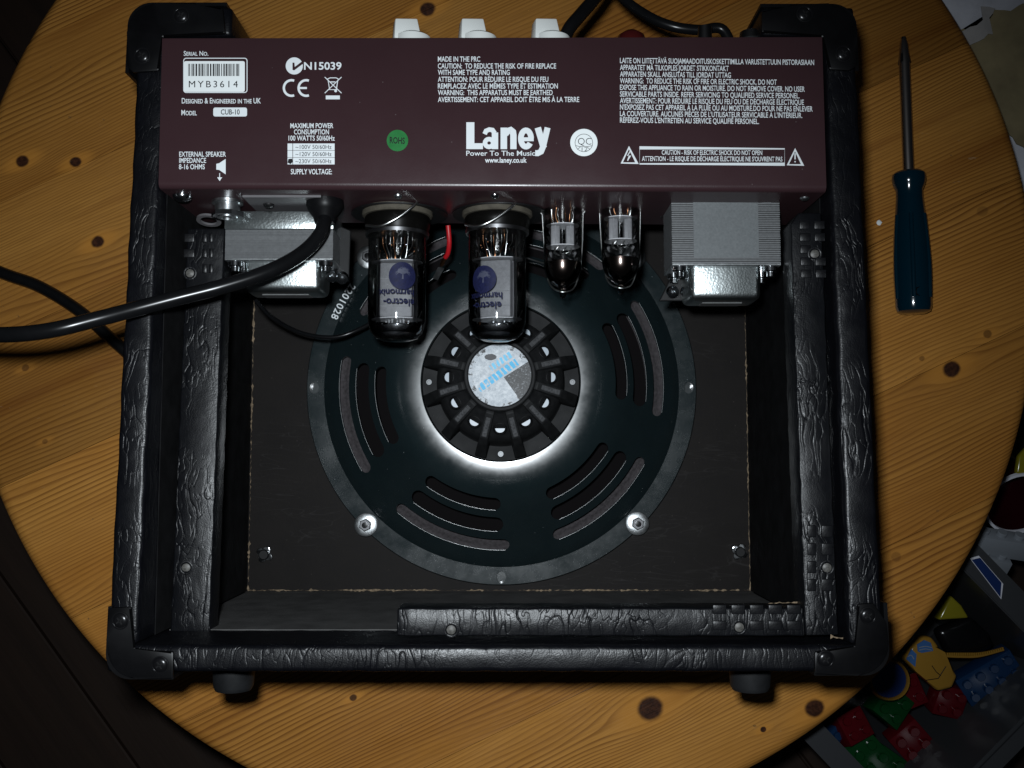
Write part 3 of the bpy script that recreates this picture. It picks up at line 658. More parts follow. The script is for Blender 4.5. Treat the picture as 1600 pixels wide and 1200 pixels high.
z = 0.185; bm = B(); lathe(bm, [(0, 0), (0.0085, 0), (0.0085, 0.003), (0.0070, 0.008), (0.0035, 0.0105), (0, 0.011)], 24, axisM((P(986, 50, z).x, cpx[2].y+0.0005, z), (0, 1, 0))); obj('pilot_jewel', bm, M_jewel, amp, 40)
for px, r, h in ((1101, 0.0040, 0.013), (1172, 0.0060, 0.010)):
    bm = B(); lathe(bm, [(0, 0), (r*1.7, 0), (r*1.7, 0.004), (r, 0.005), (r*0.9, h), (0, h+0.001)], 20, axisM((P(px, 50, z).x, cpx[2].y+0.0005, z), (0, 1, 0))); obj('switch', bm, M_darksteel, amp, 40)

# ------------------------------------------------------------------ loudspeaker
SX, SY = -0.0070, 0.0502
speaker_M = Matrix.Translation((SX, SY, 0))
bm = B()
outp = [(0.1305, 0.0244), (0.1305, 0.0288), (0.1299, 0.0298), (0.1186, 0.0302), (0.1168, 0.0330), (0.1110, 0.0378)]
sh = [(0.0497, -1.2), (0.0509, -0.2), (0.0524, 0.8), (0.0545, 2.2), (0.0570, 4.6), (0.0595, 8.5), (0.0620, 14.5), (0.0645, 20.0), (0.0670, 26.0), (0.0700, 33.0), (0.0735, 39.0), (0.0780, 43.0), (0.0830, 44.0)]
zz = 0.0800; shp = []                   # broad rolled shoulder down from the lip round the magnet cover
for (ra, qa_), (rb_, qb_) in zip(sh, sh[1:]):
    shp.append((ra, zz)); zz -= (rb_-ra)*math.tan(math.radians((qa_+qb_)/2))
shp.append((sh[-1][0], zz)); outp = outp[:6]+[(0.1027, 0.0455), (0.0930, 0.0545)]+shp[::-1]
outp += [(0.0494, 0.0797), (0.0492, 0.0785)]
inp = [(0.0492, 0.0755), (0.0540, 0.0778), (0.0620, 0.0760), (0.0690, 0.0715), (0.0755, 0.0660), (0.0880, 0.0565), (0.1015, 0.0440), (0.1095, 0.0362), (0.1150, 0.0280), (0.1170, 0.0244)]
lathe(bm, outp+inp, 144, speaker_M, closed=True); bmesh.ops.recalc_face_normals(bm, faces=bm.faces[:])
me = bpy.data.meshes.new('speaker_basket'); bm.to_mesh(me); bm.free(); solid = bpy.data.objects.new('t1', me); C.objects.link(solid)
bm = B()
def cap_slot(r, hw, a0, a1):
    pts = []; n = 14; e = hw/r
    for k in range(n+1): a = a0+e+(a1-a0-2*e)*k/n; pts.append(((r+hw)*math.cos(a), (r+hw)*math.sin(a)))
    c = a1-e
    for k in range(1, 7): q = PI*k/7; pts.append((r*math.cos(c)+hw*math.cos(c+q), r*math.sin(c)+hw*math.sin(c+q)))
    for k in range(n+1): a = a1-e-(a1-a0-2*e)*k/n; pts.append(((r-hw)*math.cos(a), (r-hw)*math.sin(a)))
    c = a0+e
    for k in range(1, 7): q = PI+PI*k/7; pts.append((r*math.cos(c)+hw*math.cos(c+q), r*math.sin(c)+hw*math.sin(c+q)))
    return [(x+SX, y+SY) for x, y in pts]
D2 = math.radians
for k in range(6):
    c = D2(11-60*k)
    prism(bm, cap_slot(0.1027, 0.0037, c-D2(22), c+D2(22)), lambda x, y: 0.02, lambda x, y: 0.12)
    prism(bm, cap_slot(0.0890, 0.0047, c-D2(20), c+D2(20)), lambda x, y: 0.02, lambda x, y: 0.12)
    prism(bm, cap_slot(0.0757, 0.0039, c-D2(19), c+D2(19)), lambda x, y: 0.02, lambda x, y: 0.12)
for k in range(8):                      # bolt holes
    a = k*PI/4; prism(bm, [(SX+0.1252*math.cos(a)+0.0030*math.cos(q*PI/8), SY+0.1252*math.sin(a)+0.0040*math.sin(q*PI/8)) for q in range(16)], lambda x, y: 0.0246, lambda x, y: 0.05)
bmesh.ops.recalc_face_normals(bm, faces=bm.faces[:])
me = bpy.data.meshes.new('t2'); bm.to_mesh(me); bm.free(); cutter = bpy.data.objects.new('t2', me); C.objects.link(cutter)
md = solid.modifiers.new('b', 'BOOLEAN'); md.object = cutter; md.operation = 'DIFFERENCE'; md.solver = 'EXACT'
dg = bpy.context.evaluated_depsgraph_get(); dg.update()
bme = bpy.data.meshes.new_from_object(solid.evaluated_get(dg)); bpy.data.objects.remove(solid); bpy.data.objects.remove(cutter)
bme.materials.clear(); bme.name = 'loudspeaker'
spk = link('loudspeaker', bme, M_basket, amp, 38); spk['label'] = 'round dark loudspeaker basket with arc shaped slots'
bm = B(); lathe(bm, [(0.114, 0.0270), (0.1125, 0.0300), (0.1095, 0.0325), (0.1062, 0.0312), (0.1045, 0.0290), (0.1020, 0.0315), (0.0990, 0.0322), (0.0965, 0.0300)], 96, speaker_M); obj('surround', bm, M_surround, spk, 60)
bm = B(); lathe(bm, [(0.0966, 0.0295), (0.06, 0.050), (0.03, 0.064), (0.0, 0.066)], 64, speaker_M); obj('cone', bm, M_cone, spk, 60)
# rolled outer lips of the slots
def basket_z(r):
    for (r0, z0), (r1, z1) in zip(outp, outp[1:]):
        if r1 <= r <= r0 and r0 > r1: return z0+(z1-z0)*(r0-r)/(r0-r1)
    return 0.03
for k in range(6):
    c = D2(11-60*k)
    for r, hw, e in ((0.1027, 0.0037, 22), (0.0890, 0.0047, 20), (0.0757, 0.0039, 19)):
        rr = r+hw+0.0001; n = 18; a0 = c-D2(e)+hw/r*0.8; a1 = c+D2(e)-hw/r*0.8; bm = B()
        tube(bm, [Vector((SX+rr*math.cos(a0+(a1-a0)*t/n), SY+rr*math.sin(a0+(a1-a0)*t/n), basket_z(rr)-0.0001)) for t in range(n+1)], 0.00042, 8, 1); obj('slot_lip', bm, M_basket, spk, 60)
# magnet cover with ribs, vents and badge
bm = B(); lathe(bm, [(0.0488, 0.0700), (0.0488, 0.0752), (0.0400, 0.0756), (0.0392, 0.0770), (0.0385, 0.0900), (0.0372, 0.1010), (0.0340, 0.1075), (0.0225, 0.1180), (0.0212, 0.1205), (0.0206, 0.1262), (0.0200, 0.1268), (0.0188, 0.1268), (0.0184, 0.1258), (0, 0.1258)], 72, speaker_M)
hub = obj('magnet_cover', bm, M_hub, spk, 35)
bm = B(); prof2 = [(0.0195, 0.1175), (0.0205, 0.1225), (0.0225, 0.1232), (0.0368, 0.1150), (0.0405, 0.1085), (0.0478, 0.0885), (0.0483, 0.0757), (0.030, 0.0757)]
def ribmesh():
    bm = B()
    s = [[bm.verts.new((r, sd*(0.0025 if h > 0.1 else 0.0036), h)) for r, h in prof2] for sd in (-1, 1)]
    bm.faces.new(s[0]); bm.faces.new(s[1][::-1]); n = len(prof2)
    for k in range(n): bm.faces.new((s[0][k], s[0][(k+1) % n], s[1][(k+1) % n], s[1][k]))
    bmesh.ops.recalc_face_normals(bm, faces=bm.faces[:])
    bevel(bm, 0.0006, 2); me = bpy.data.meshes.new('rib'); bm.to_mesh(me); bm.free(); me.materials.append(M_hub)
    me.polygons.foreach_set('use_smooth', [True]*len(me.polygons)); me.set_sharp_from_angle(angle=math.radians(35)); return me
def topmesh():
    bm = B(); hexa(bm, [(0.0250, -0.0015, 0.1205), (0.0365, -0.0016, 0.1140), (0.0365, 0.0016, 0.1140), (0.0250, 0.0015, 0.1205), (0.0250, -0.0014, 0.1224), (0.0362, -0.0015, 0.1160), (0.0362, 0.0015, 0.1160), (0.0250, 0.0014, 0.1224)])
    bmesh.ops.recalc_face_normals(bm, faces=bm.faces[:]); bevel(bm, 0.0003, 1)
    me = bpy.data.meshes.new('rib'); bm.to_mesh(me); bm.free(); me.materials.append(M_rib); return me
def ventmesh(M1, M2):
    bm = B(); T = Matrix.Translation((0.0300, 0, 0.1112)) @ Matrix.Rotation(math.radians(30), 4, 'Y')
    lathe(bm, [(0, 0.0004), (0.0034, 0.0004), (0.0037, 0.0010), (0.0041, 0.0006), (0.0043, -0.001)], 20, T)
    for f in bm.faces: f.material_index = 0
    n0 = len(bm.faces)
    v = [bm.verts.new(Vector((0.0300+0.0025*math.cos(-PI/2+PI*k/10), 0.0028*math.sin(-PI/2+PI*k/10), 0.1128))) for k in range(11)]; bm.faces.new(v)
    for i, f in enumerate(bm.faces):
        if i >= n0: f.material_index = 1
    me = bpy.data.meshes.new('vent'); bm.to_mesh(me); bm.free(); me.materials.append(M1); me.materials.append(M2); return me
M_ventplate = simple('pale_magnet_plate', (0.20, 0.25, 0.30), 0.36, spec=0.5)
rm, tm, vm = ribmesh(), topmesh(), ventmesh(M_black, M_ventplate)
for k in range(12):
    a = D2(15+30*k); Mx = speaker_M @ Matrix.Rotation(a, 4, 'Z')
    inst('rib', rm, spk, Mx); inst('rib', tm, spk, Mx); inst('vent', vm, spk, speaker_M @ Matrix.Rotation(D2(30*k), 4, 'Z'))
for a in (0, PI, -PI/2, PI/2):
    q = Vector((SX+0.0446*math.cos(a), SY+0.0446*math.sin(a), 0.0757)); bm = B(); lathe(bm, [(0.0021, 0), (0.0021, 0.0012), (0.0017, 0.0017), (0.0010, 0.0017), (0.0009, 0.0009), (0, 0.0009)], 16, Matrix.Translation(q)); obj('screw', bm, M_dullscrew, spk, 40)
bm = B(); lathe(bm, [(0.0181, 0.1259), (0.0180, 0.1264), (0, 0.1265)], 48, speaker_M); obj('badge', bm, badge_mat(SX, SY), spk, 40)
for px, py in ((571.5, 820), (996, 818), (575.5, 402), (991, 402)):    # washers and nuts
    c = P(px, py, 0.031); T = Matrix.Translation((c.x, c.y, 0.0303)); bm = B()
    lathe(bm, [(0.0036, 0.0), (0.0076, 0.0), (0.0078, 0.0003), (0.0078, 0.0010), (0.0074, 0.0013), (0.0036, 0.0013)], 32, T, closed=True); wa = obj('washer', bm, M_steel, spk, 40)
    bm = B(); lathe(bm, [(0.0020, 0.0012), (0.0042, 0.0012), (0.0042, 0.0038), (0.0036, 0.0044), (0.0020, 0.0044)], 6, T @ Matrix.Rotation(0.4, 4, 'Z'), closed=True); obj('nut', bm, M_darksteel, spk)
    bm = B(); lathe(bm, [(0, 0.0012), (0.0020, 0.0012), (0.0019, 0.0062), (0, 0.0064)], 16, T); obj('bolt', bm, M_darkscrew, spk, 40)
# printed number on the flange
bodyn = '2201028'
me = font_mesh(bodyn, bold=0.012, space=1.1); lo = min(v.co.x for v in me.vertices); hi = max(v.co.x for v in me.vertices)
text_cap = CAP
def on_flange2(x, y):
    u = (x-lo)/(hi-lo); a = D2(145.2)+D2(12.4)*u; r = 0.1240-0.0046*(y/text_cap)
    return Vector((SX+r*math.cos(a), SY+r*math.sin(a), 0.0309))
lay(me, on_flange2, 'lettering', M_print, spk)

# ------------------------------------------------------------------ valves
def cyl_patch(c, r, x0, fn):            # wraps flat (x,y) onto a tube whose axis runs along y at (c.x, c.z)
    def f(x, y):
        a = (x-x0)/r; return Vector((c.x+(r+0.00012)*math.sin(a), y, c.z+(r+0.00012)*math.cos(a)))
    return f
def power_valve(px, y_base, y_glass, y_tip, rot, logo_px, txt):
    z = 0.166; k = (H-z)/F
    c = P(px, y_glass, z); yb = P(px, y_base, z).y; yg = c.y; yt = P(px, y_tip, z).y; r = 0.0154
    A = axisM((c.x, yg, z), (0, -1, 0)); L = yg-yt
    bm = B(); lathe(bm, [(0.0155, -0.004), (r, 0.0), (r*1.005, 0.008), (r*1.005, L-0.016), (r*0.985, L-0.010), (r*0.90, L-0.0050), (r*0.72, L-0.0018), (r*0.45, L-0.0004), (r*0.2, L), (0, L)], 64, A)
    lathe(bm, [(r*0.93, 0.001), (r*0.935, L-0.016), (r*0.90, L-0.0095), (r*0.78, L-0.0050), (r*0.5, L-0.0026), (0, L-0.0020)], 64, A)
    v = obj('power_valve', bm, M_glass, amp, 60)
    ax = -(cpx[0].y-0.0003-yg); sx1 = ax+0.0042
    bm = B(); lathe(bm, [(0.0, sx1+0.0002), (0.0172, sx1+0.0002), (0.0176, sx1+0.001), (0.0176, -0.004), (0.0168, -0.002), (0.0168, 0.0008), (0.0150, 0.0010), (0.0, 0.0006)], 48, A); obj('valve_base', bm, M_phenol, v, 35)
    bm = B(); lathe(bm, [(0.0162, 0.0012), (0.0170, 0.0012), (0.0172, -0.0006), (0.0164, -0.0006)], 48, A, closed=True); obj('base_rim', bm, M_darksteel, v, 40)
    bm = B(); lathe(bm, [(0, ax), (0.0190, ax), (0.0190, sx1-0.0008), (0.0184, sx1), (0.0160, sx1), (0, sx1)], 48, A); obj('valve_socket', bm, M_ceramic, v, 35)
    Az = A @ Matrix.Rotation(rot, 4, 'Z')
    # anode box, mica spacers, getter, leads
    l0, l1 = 0.016, L-0.0125
    bm = B(); box(bm, (-0.0088, -0.0055, l0), (0.0088, 0.0055, l1)); bevel(bm, 0.0012, 2)
    for sx in (-1, 1): box(bm, (sx*0.0088-0.0014, -0.0006, l0+0.0003), (sx*0.0088+0.0014, 0.0006, l1-0.0003))
    for yy in (0.3, 0.55, 0.8): box(bm, (-0.0087, -0.00565, l0+(l1-l0)*yy-0.0002), (0.0087, 0.00565, l0+(l1-l0)*yy+0.0002))
    bm.transform(Az); obj('anode', bm, M_plate, v, 40)
    for l in (l0-0.0008, l1+0.0006):
        bm = B(); pts = [((0.0136 if abs(math.cos(q*PI/12)) > 0.55 else 0.0112)*math.cos(q*PI/12), 0.0098*math.sin(q*PI/12)) for q in range(24)]
        prism(bm, pts, lambda x, y: l-0.0002, lambda x, y: l+0.0002); bm.transform(Az); obj('mica_spacer', bm, M_mica, v)
    for q in range(9):
        x = -0.0072+0.0018*q; bm = B(); tube(bm, [Az @ Vector((x*1.1, 0.002*math.sin(q*2.1), 0.001)), Az @ Vector((x*1.05, 0.002*math.sin(q*2.1), 0.006)), Az @ Vector((x*0.75+0.001*math.sin(q*3), 0.001, 0.0115)), Az @ Vector((x*0.7, 0, l0))], 0.00022, 6, 4); obj('lead_wire', bm, M_wirebail if q % 3 else M_copper, v, 60)
    for sx in (-1, 1):
        bm = B(); tube(bm, [Az @ Vector((sx*0.0104, 0, 0.002)), Az @ Vector((sx*0.0104, 0, l0)), Az @ Vector((sx*0.0107, 0, l1)), Az @ Vector((sx*0.0112, 0.001, l1+0.001))], 0.00040, 8, 2); obj('support_rod', bm, M_wirebail, v, 60)
        bm = B(); tube(bm, [Az @ Vector((sx*0.0110, -0.002, l1+0.0008)), Az @ Vector((sx*0.0131, -0.003, l1-0.0045))], 0.00030, 6, 1); obj('support_rod', bm, M_wirebail, v, 60)
    bm = B(); tube(bm, [Az @ Vector((0.0048*math.cos(q*PI/8), 0.0036*math.sin(q*PI/8)-0.002, l1+0.0030)) for q in range(17)], 0.0007, 8, 1); obj('getter_ring', bm, M_chrome, v, 60)
    for q in range(7):
        bm = B(); x = -0.006+0.002*q; box(bm, (x-0.0005, -0.0045, l1+0.0006), (x+0.0004, -0.0035+0.003*(q % 3), l1+0.0016+0.0012*((q*5) % 3))); bm.transform(Az); obj('spacer_tab', bm, M_chrome, v)
    bm = B(); tube(bm, [Az @ Vector((-0.004, -0.0062, l1-0.008)), Az @ Vector((-0.004, -0.0062, l1))], 0.0003, 6, 1); obj('lead_wire', bm, M_copper, v, 60)
    # spot welds along the anode seam
    for q in range(7):
        bm = B(); bmesh.ops.create_icosphere(bm, subdivisions=1, radius=0.00055); bm.transform(Az @ Matrix.Translation((-0.0066, -0.0056 if rot > -9 else 0, l0+0.003+(l1-l0-0.006)*q/6))); obj('weld_and_glint_bead', bm, M_chrome, v, 60)
    rs = random.Random(int(px))
    for q in range(16):                 # added metal beads imitating glints at the stem and round the lower spacer
        top = q < 9; aa = rs.uniform(-1.25, 1.25); rr_ = rs.uniform(0.006, 0.0115); l = rs.uniform(0.0015, 0.0075) if top else rs.uniform(l1+0.001, l1+0.0045)
        bm = B(); bmesh.ops.create_icosphere(bm, subdivisions=1, radius=rs.uniform(0.0004, 0.0008)); bm.transform(A @ Matrix.Translation((rr_*math.sin(aa), -rr_*math.cos(aa), l)) @ Matrix.Diagonal((1, 1, rs.uniform(0.7, 2.2), 1))); obj('weld_and_glint_bead', bm, M_copper if q % 3 == 0 else M_chrome, v, 60)
    bm = B(); lathe(bm, [(r*0.80, L-0.0078), (r*0.76, L-0.0056), (r*0.66, L-0.0042)], 48, A); obj('getter_and_glint', bm, M_glint, v, 60)  # added silver ring, puts the bright highlights of the glass tip into shape
    # printed emblem and upside-down lettering on the glass
    lx, ly, lr = logo_px; q = P(lx, ly, z+r*0.8); kk = (H-z-r*0.8)/F; ang = math.asin(max(-0.9, min(0.9, (q.x-c.x)/r)))
    xc = c.x+ang*r; rad = lr*kk
    pf = cyl_patch(Vector((c.x, 0, z)), r*1.005, c.x, None)
    bm = B(); ctr = bm.verts.new(pf(xc, q.y)); rings = []
    for j in (0.25, 0.5, 0.75, 1.0): rings.append([bm.verts.new(pf(xc+rad*j*math.cos(2*PI*t/32), q.y+rad*j*math.sin(2*PI*t/32))) for t in range(32)])
    for t in range(32): bm.faces.new((ctr, rings[0][t], rings[0][(t+1) % 32]))
    for a, b in zip(rings, rings[1:]):
        for t in range(32): bm.faces.new((a[t], a[(t+1) % 32], b[(t+1) % 32], b[t]))
    obj('printed_emblem', bm, M_blue, v, 60)
    pf2 = cyl_patch(Vector((c.x, 0, z)), r*1.012, c.x, None); bm = B()
    def stroke(p0, p1, w):              # a small branching tree inside the emblem, crown up as photographed
        a = Vector(p0); b = Vector(p1); t = (b-a).normalized(); s = Vector((-t.y, t.x))*w/2
        vs = [bm.verts.new(pf2(xc+pp.x*rad, q.y+pp.y*rad)) for pp in (a-s, b-s*0.5, b+s*0.5, a+s)]; bm.faces.new(vs)
    stroke((0, -0.25), (0.02, 0.2), 0.13); rt = random.Random(5)
    for n in range(13):
        a = D2(20+140*n/12); m = 0.42+0.25*rt.random(); stroke((0.02, 0.1+0.05*rt.random()), (0.02+m*0.75*math.cos(a), 0.12+m*0.8*math.sin(a)), 0.07)
        for s in (-0.5, 0.5): stroke((0.02+m*0.5*math.cos(a), 0.12+m*0.55*math.sin(a)), (0.02+m*0.9*math.cos(a+s), 0.12+m*0.8*math.sin(a+s)), 0.05)
    obj('printed_emblem', bm, M_emblem, v)
    for body, dy, hgt, sh in txt:
        me = font_mesh(body, bold=0.018); lo = min(p.co.x for p in me.vertices); hi = max(p.co.x for p in me.vertices); wid = (hi-lo)*hgt/CAP
        lay(me, lambda x, y, lo=lo, wid=wid, hgt=hgt, dy=dy, sh=sh: pf(xc+sh*rad+wid/2-(x-lo)*hgt/CAP, q.y-dy*rad-y*hgt/CAP), 'lettering', M_blue, v)
    return v, c
M_glint = simple('glass_glint', (0.55, 0.56, 0.58), 0.22, metal=1.0, var=0.3, scale=500)  # silver tone standing in for highlights and reflections on the glass
M_emblem = simple('pale_blue_emblem', (0.045, 0.050, 0.085), 0.6)
pv1, c1 = power_valve(621, 306, 367, 534, 0.0, (630, 432, 22), (('harmonix', 0.98, 0.0034, -0.45), ('electro-', 1.66, 0.0036, -0.25)))
pv1['label'] = 'power valve nearer the mains transformer, emblem right of centre'
pv2, c2 = power_valve(777, 306, 363, 534, 0.25, (755, 437, 22), (('harmonix', 0.98, 0.0034, 0.10), ('electro-', 1.66, 0.0036, 0.2)))
pv2['label'] = 'power valve above the speaker magnet, emblem left of centre'
for c, xs in ((c1, (570, 660)), (c2, (725, 815))):   # retaining springs across the bases
    bm = B(); z0 = 0.186; x0, x1 = xs
    pts = [P(x0+2, 352, z0-0.006), P(x0+24, 353, z0), P(x0+50, 341, z0+0.001), P(x0+72, 325, z0), P(x0+86, 311, z0-0.003)]
    tube(bm, pts, 0.0007, 8, 6); obj('retaining_spring', bm, M_wirebail, amp, 60)
    q = P(x1+4, 309, z0-0.002); bm = B(); lathe(bm, [(0, 0.0012), (0.0014, 0.001), (0.0018, 0), (0, 0)], 12, Matrix.Translation(q)); obj('spring_hook', bm, M_steel, amp, 60)
    # rounded clamp plate behind the base
    q = P((x0+x1)/2+12, 335, 0.152); bm = B(); lathe(bm, [(0.0262, 0), (0.0262, 0.0008), (0, 0.0008), (0, 0)], 40, axisM((q.x, cpx[0].y-0.0012, 0.160), (0, -1, 0))); obj('clamp_plate', bm, M_black, amp, 40)
def small_valve(px, y0, ym1, ym2, ytip, lab):
    z = 0.168; c = P(px, y0, z); r = 0.0101; A = axisM((c.x, c.y, z), (0, -1, 0)); L = c.y-P(px, ytip, z).y; k = (H-z)/F
    la = c.y-P(px, ym1, z).y; lb = c.y-P(px, ym2, z).y
    bm = B(); lathe(bm, [(r*0.98, -0.004), (r, 0.0), (r, L-0.0165), (r*0.96, L-0.0132), (r*0.86, L-0.0100), (r*0.66, L-0.0070), (r*0.40, L-0.0050), (0.0024, L-0.0038), (0.0018, L-0.0005), (0.0014, L+0.0012), (0, L+0.0022)], 48, A)
    v = obj('preamp_valve', bm, M_glass, amp, 60); v['label'] = lab
    bm = B(); lathe(bm, [(r*0.975, L-0.0172), (r*0.965, L-0.0162), (r*0.925, L-0.0130), (r*0.82, L-0.0101), (r*0.62, L-0.0074), (r*0.36, L-0.0055), (0, L-0.0046)], 48, A); obj('getter_and_glint', bm, M_getter, v, 60)
    bm = B(); lathe(bm, [(0, -0.012), (0.0128, -0.012), (0.0130, -0.003), (0.0118, -0.001), (0.0, -0.001)], 40, A); obj('valve_socket', bm, M_phenol, v, 40)
    bm = B(); lathe(bm, [(0, -0.003), (0.0024, -0.003), (0.0020, 0.0004), (0, 0.0008)], 16, Matrix.Translation((c.x, c.y+0.002, z+0.0125))); obj('socket_stud', bm, M_chrome, v, 40)
    for l in (la, lb):
        bm = B(); pts = [(0.0088*math.cos(q*PI/12), 0.0074*math.sin(q*PI/12)) for q in range(24)]; prism(bm, pts, lambda x, y: l-0.00022, lambda x, y: l+0.00022); bm.transform(A); obj('mica_spacer', bm, M_mica, v)
    for sx in (-1, 1):
        bm = B(); box(bm, (sx*0.0041-0.0026, -0.0036, la+0.0003), (sx*0.0041+0.0026, 0.0036, lb-0.0003)); bevel(bm, 0.001, 2)
        box(bm, (sx*0.0041-0.0003, -0.0044, la+0.0004), (sx*0.0041+0.0003, 0.0044, lb-0.0004)); bm.transform(A); obj('anode', bm, M_plate, v, 40)
    bm = B(); tube(bm, [A @ Vector((0, -0.0045, la+0.0005)), A @ Vector((0, -0.0045, lb))], 0.0006, 8, 1); obj('support_rod', bm, M_chrome, v, 60)
    for q in range(9):
        a = 2*PI*q/9; bm = B(); tube(bm, [A @ Vector((0.0062*math.cos(a), 0.0062*math.sin(a), 0.0)), A @ Vector((0.0058*math.cos(a+0.2), 0.0058*math.sin(a+0.2), la*0.6)), A @ Vector((0.0045*math.cos(a), 0.0045*math.sin(a), la))], 0.0003, 6, 4); obj('lead_wire', bm, M_copper if q % 2 else M_wirebail, v, 60)
    for q in range(6):
        a = 2*PI*q/6; bm = B(); tube(bm, [A @ Vector((0.004*math.cos(a), 0.004*math.sin(a), lb)), A @ Vector((0.005*math.cos(a+0.5), 0.005*math.sin(a+0.5), lb+0.0028)), A @ Vector((0.003*math.cos(a+1), 0.003*math.sin(a+1), lb+0.004))], 0.0003, 6, 3); obj('lead_wire', bm, M_wirebail, v, 60)
    # wire bail from the socket round the tip
    bm = B(); h = 0.0030
    tube(bm, [A @ Vector((-0.0112, -h, -0.006)), A @ Vector((-0.0108, -h*2, 0.002)), A @ Vector((-0.0095, -h*2.4, L*0.5)), A @ Vector((-0.0078, -h*1.6, L*0.80)), A @ Vector((-0.0056, -h*0.8, L-0.0046)), A @ Vector((-0.0018, 0, L-0.0020)), A @ Vector((0.0022, 0, L-0.0018)), A @ Vector((0.0062, -h*0.6, L-0.0045)), A @ Vector((0.0092, -h, L*0.72)), A @ Vector((0.0108, -h, L*0.4)), A @ Vector((0.0114, -h, -0.006))], 0.00045, 8, 6); obj('wire_bail', bm, M_wirebail, v, 60)
    for sx in (-1, 1):
        bm = B(); tube(bm, [A @ Vector((sx*0.0108, -h, 0.004)), A @ Vector((sx*0.0150, -h, -0.0005))], 0.0005, 8, 1); obj('wire_bail', bm, M_wirebail, v, 60)
small_valve(879, 322, 353, 386, 461, 'preamp valve nearer the power valves')
small_valve(969, 312, 342, 377, 455, 'preamp valve nearer the output transformer')

# ------------------------------------------------------------------ transformers
def transformer(x0, x1, y0, y1, yb, zt, bell, lab, mid, frame=None):
    a = P(x0, y0, zt); b = P(x1, y1, zt); xa, xb_, ya, yb_ = a.x, b.x, b.y, a.y     # ya front end (towards -y)
    bm = B(); box(bm, (xa+0.0006, ya+0.0004, zt-0.028), (xb_-0.0006, yb_, zt-0.0006)); t = obj('transformer', bm, M_lamline, amp); t['label'] = lab
    bm = B(); n = 30; ys = yb_ if frame is None else yb_-frame
    for k in range(n):
        s0 = ya+(ys-ya)*k/n; s1 = ya+(ys-ya)*(k+0.72)/n; s1 -= random.uniform(0, 0.18)*(ys-ya)/n; j = random.uniform(-1, 1)*0.00008
        box(bm, (xa+j, s0, zt-0.0278+j), (xb_+j, s1, zt+j))
    o = obj('lamination_stack', bm, M_lam, t); o['kind'] = 'stuff'
    if mid: bm = B(); box(bm, (xa+(xb_-xa)*0.20, ya+0.003, zt-0.001), (xa+(xb_-xa)*0.80, yb_-0.0008, zt+0.00022)); obj('varnished_core', bm, M_lam2, t)
    if frame: bm = B(); box(bm, (xa-0.0004, yb_-frame, zt-0.029), (xb_+0.0004, yb_+0.0002, zt+0.0012)); obj('clamp_frame', bevel(bm, 0.0006, 2), M_galv, t, 35)
    bm = B(); box(bm, (xa-0.0002, ya-0.0014, zt-0.028), (xb_+0.0002, ya, zt+0.0002)); obj('end_plate', bevel(bm, 0.0003, 1), M_steel, t)
    # domed bell cover on the far end
    c0, c1_ = bell; X0 = P(c0, yb, zt-0.006).x; X1 = P(c1_, yb, zt-0.006).x; Y1 = P(c0, yb, zt-0.006).y; zb0, zb1 = zt-0.034, zt-0.0055
    bm = B(); hexa(bm, [(X0-0.001, Y1, zb0+0.003), (X1+0.001, Y1, zb0+0.003), (X1+0.001, ya-0.0012, zb0), (X0-0.001, ya-0.0012, zb0), (X0, Y1, zb1-0.001), (X1, Y1, zb1-0.001), (X1, ya-0.0012, zb1), (X0, ya-0.0012, zb1)])
    bevel(bm, 0.0036, 4, [e for e in bm.edges if not all(v.co.y > ya-0.002 for v in e.verts)]); o = obj('bell_cover', bm, M_galv, t, 50)
    bm = B(); hexa(bm, [(X0+0.008, Y1-0.0004, zt-0.026), (X1-0.008, Y1-0.0004, zt-0.026), (X1-0.008, Y1+0.001, zt-0.026), (X0+0.008, Y1+0.001, zt-0.026), (X0+0.008, Y1-0.0004, zt-0.016), (X1-0.008, Y1-0.0004, zt-0.016), (X1-0.008, Y1+0.001, zt-0.016), (X0+0.008, Y1+0.001, zt-0.016)]); obj('paper_label', bm, M_paperlabel, t)
    for sx in (xa+0.0045, xb_-0.0045):
        for z in (zt-0.004, zt-0.023):
            bm = B(); lathe(bm, [(0, 0), (0.0038, 0), (0.0038, 0.0022), (0.0033, 0.0027), (0.0022, 0.0027), (0.0021, 0.0050), (0, 0.0053)], 18, axisM((sx, ya-0.0014, z), (0, -1, 0))); obj('bolt', bm, M_chrome, t, 35)
    return t, (xa, xb_, ya, yb_)
M_lam2 = simple('varnished_steel_edges', (0.135, 0.145, 0.15), 0.6, metal=0.3, var=0.15, scale=900, bump=0.1)
M_paperlabel = simple('grey_paper_label', (0.10, 0.10, 0.10), 0.7, var=0.2, scale=600)
tr, tb = transformer(1049, 1220, 309, 411, 468, 0.186, (1079, 1190), 'output transformer beside the preamp valves', True)
tl, tlb = transformer(353, 520, 331, 403, 455, 0.178, (379, 500), 'mains transformer crossed by the power cord', False, frame=0.0095)
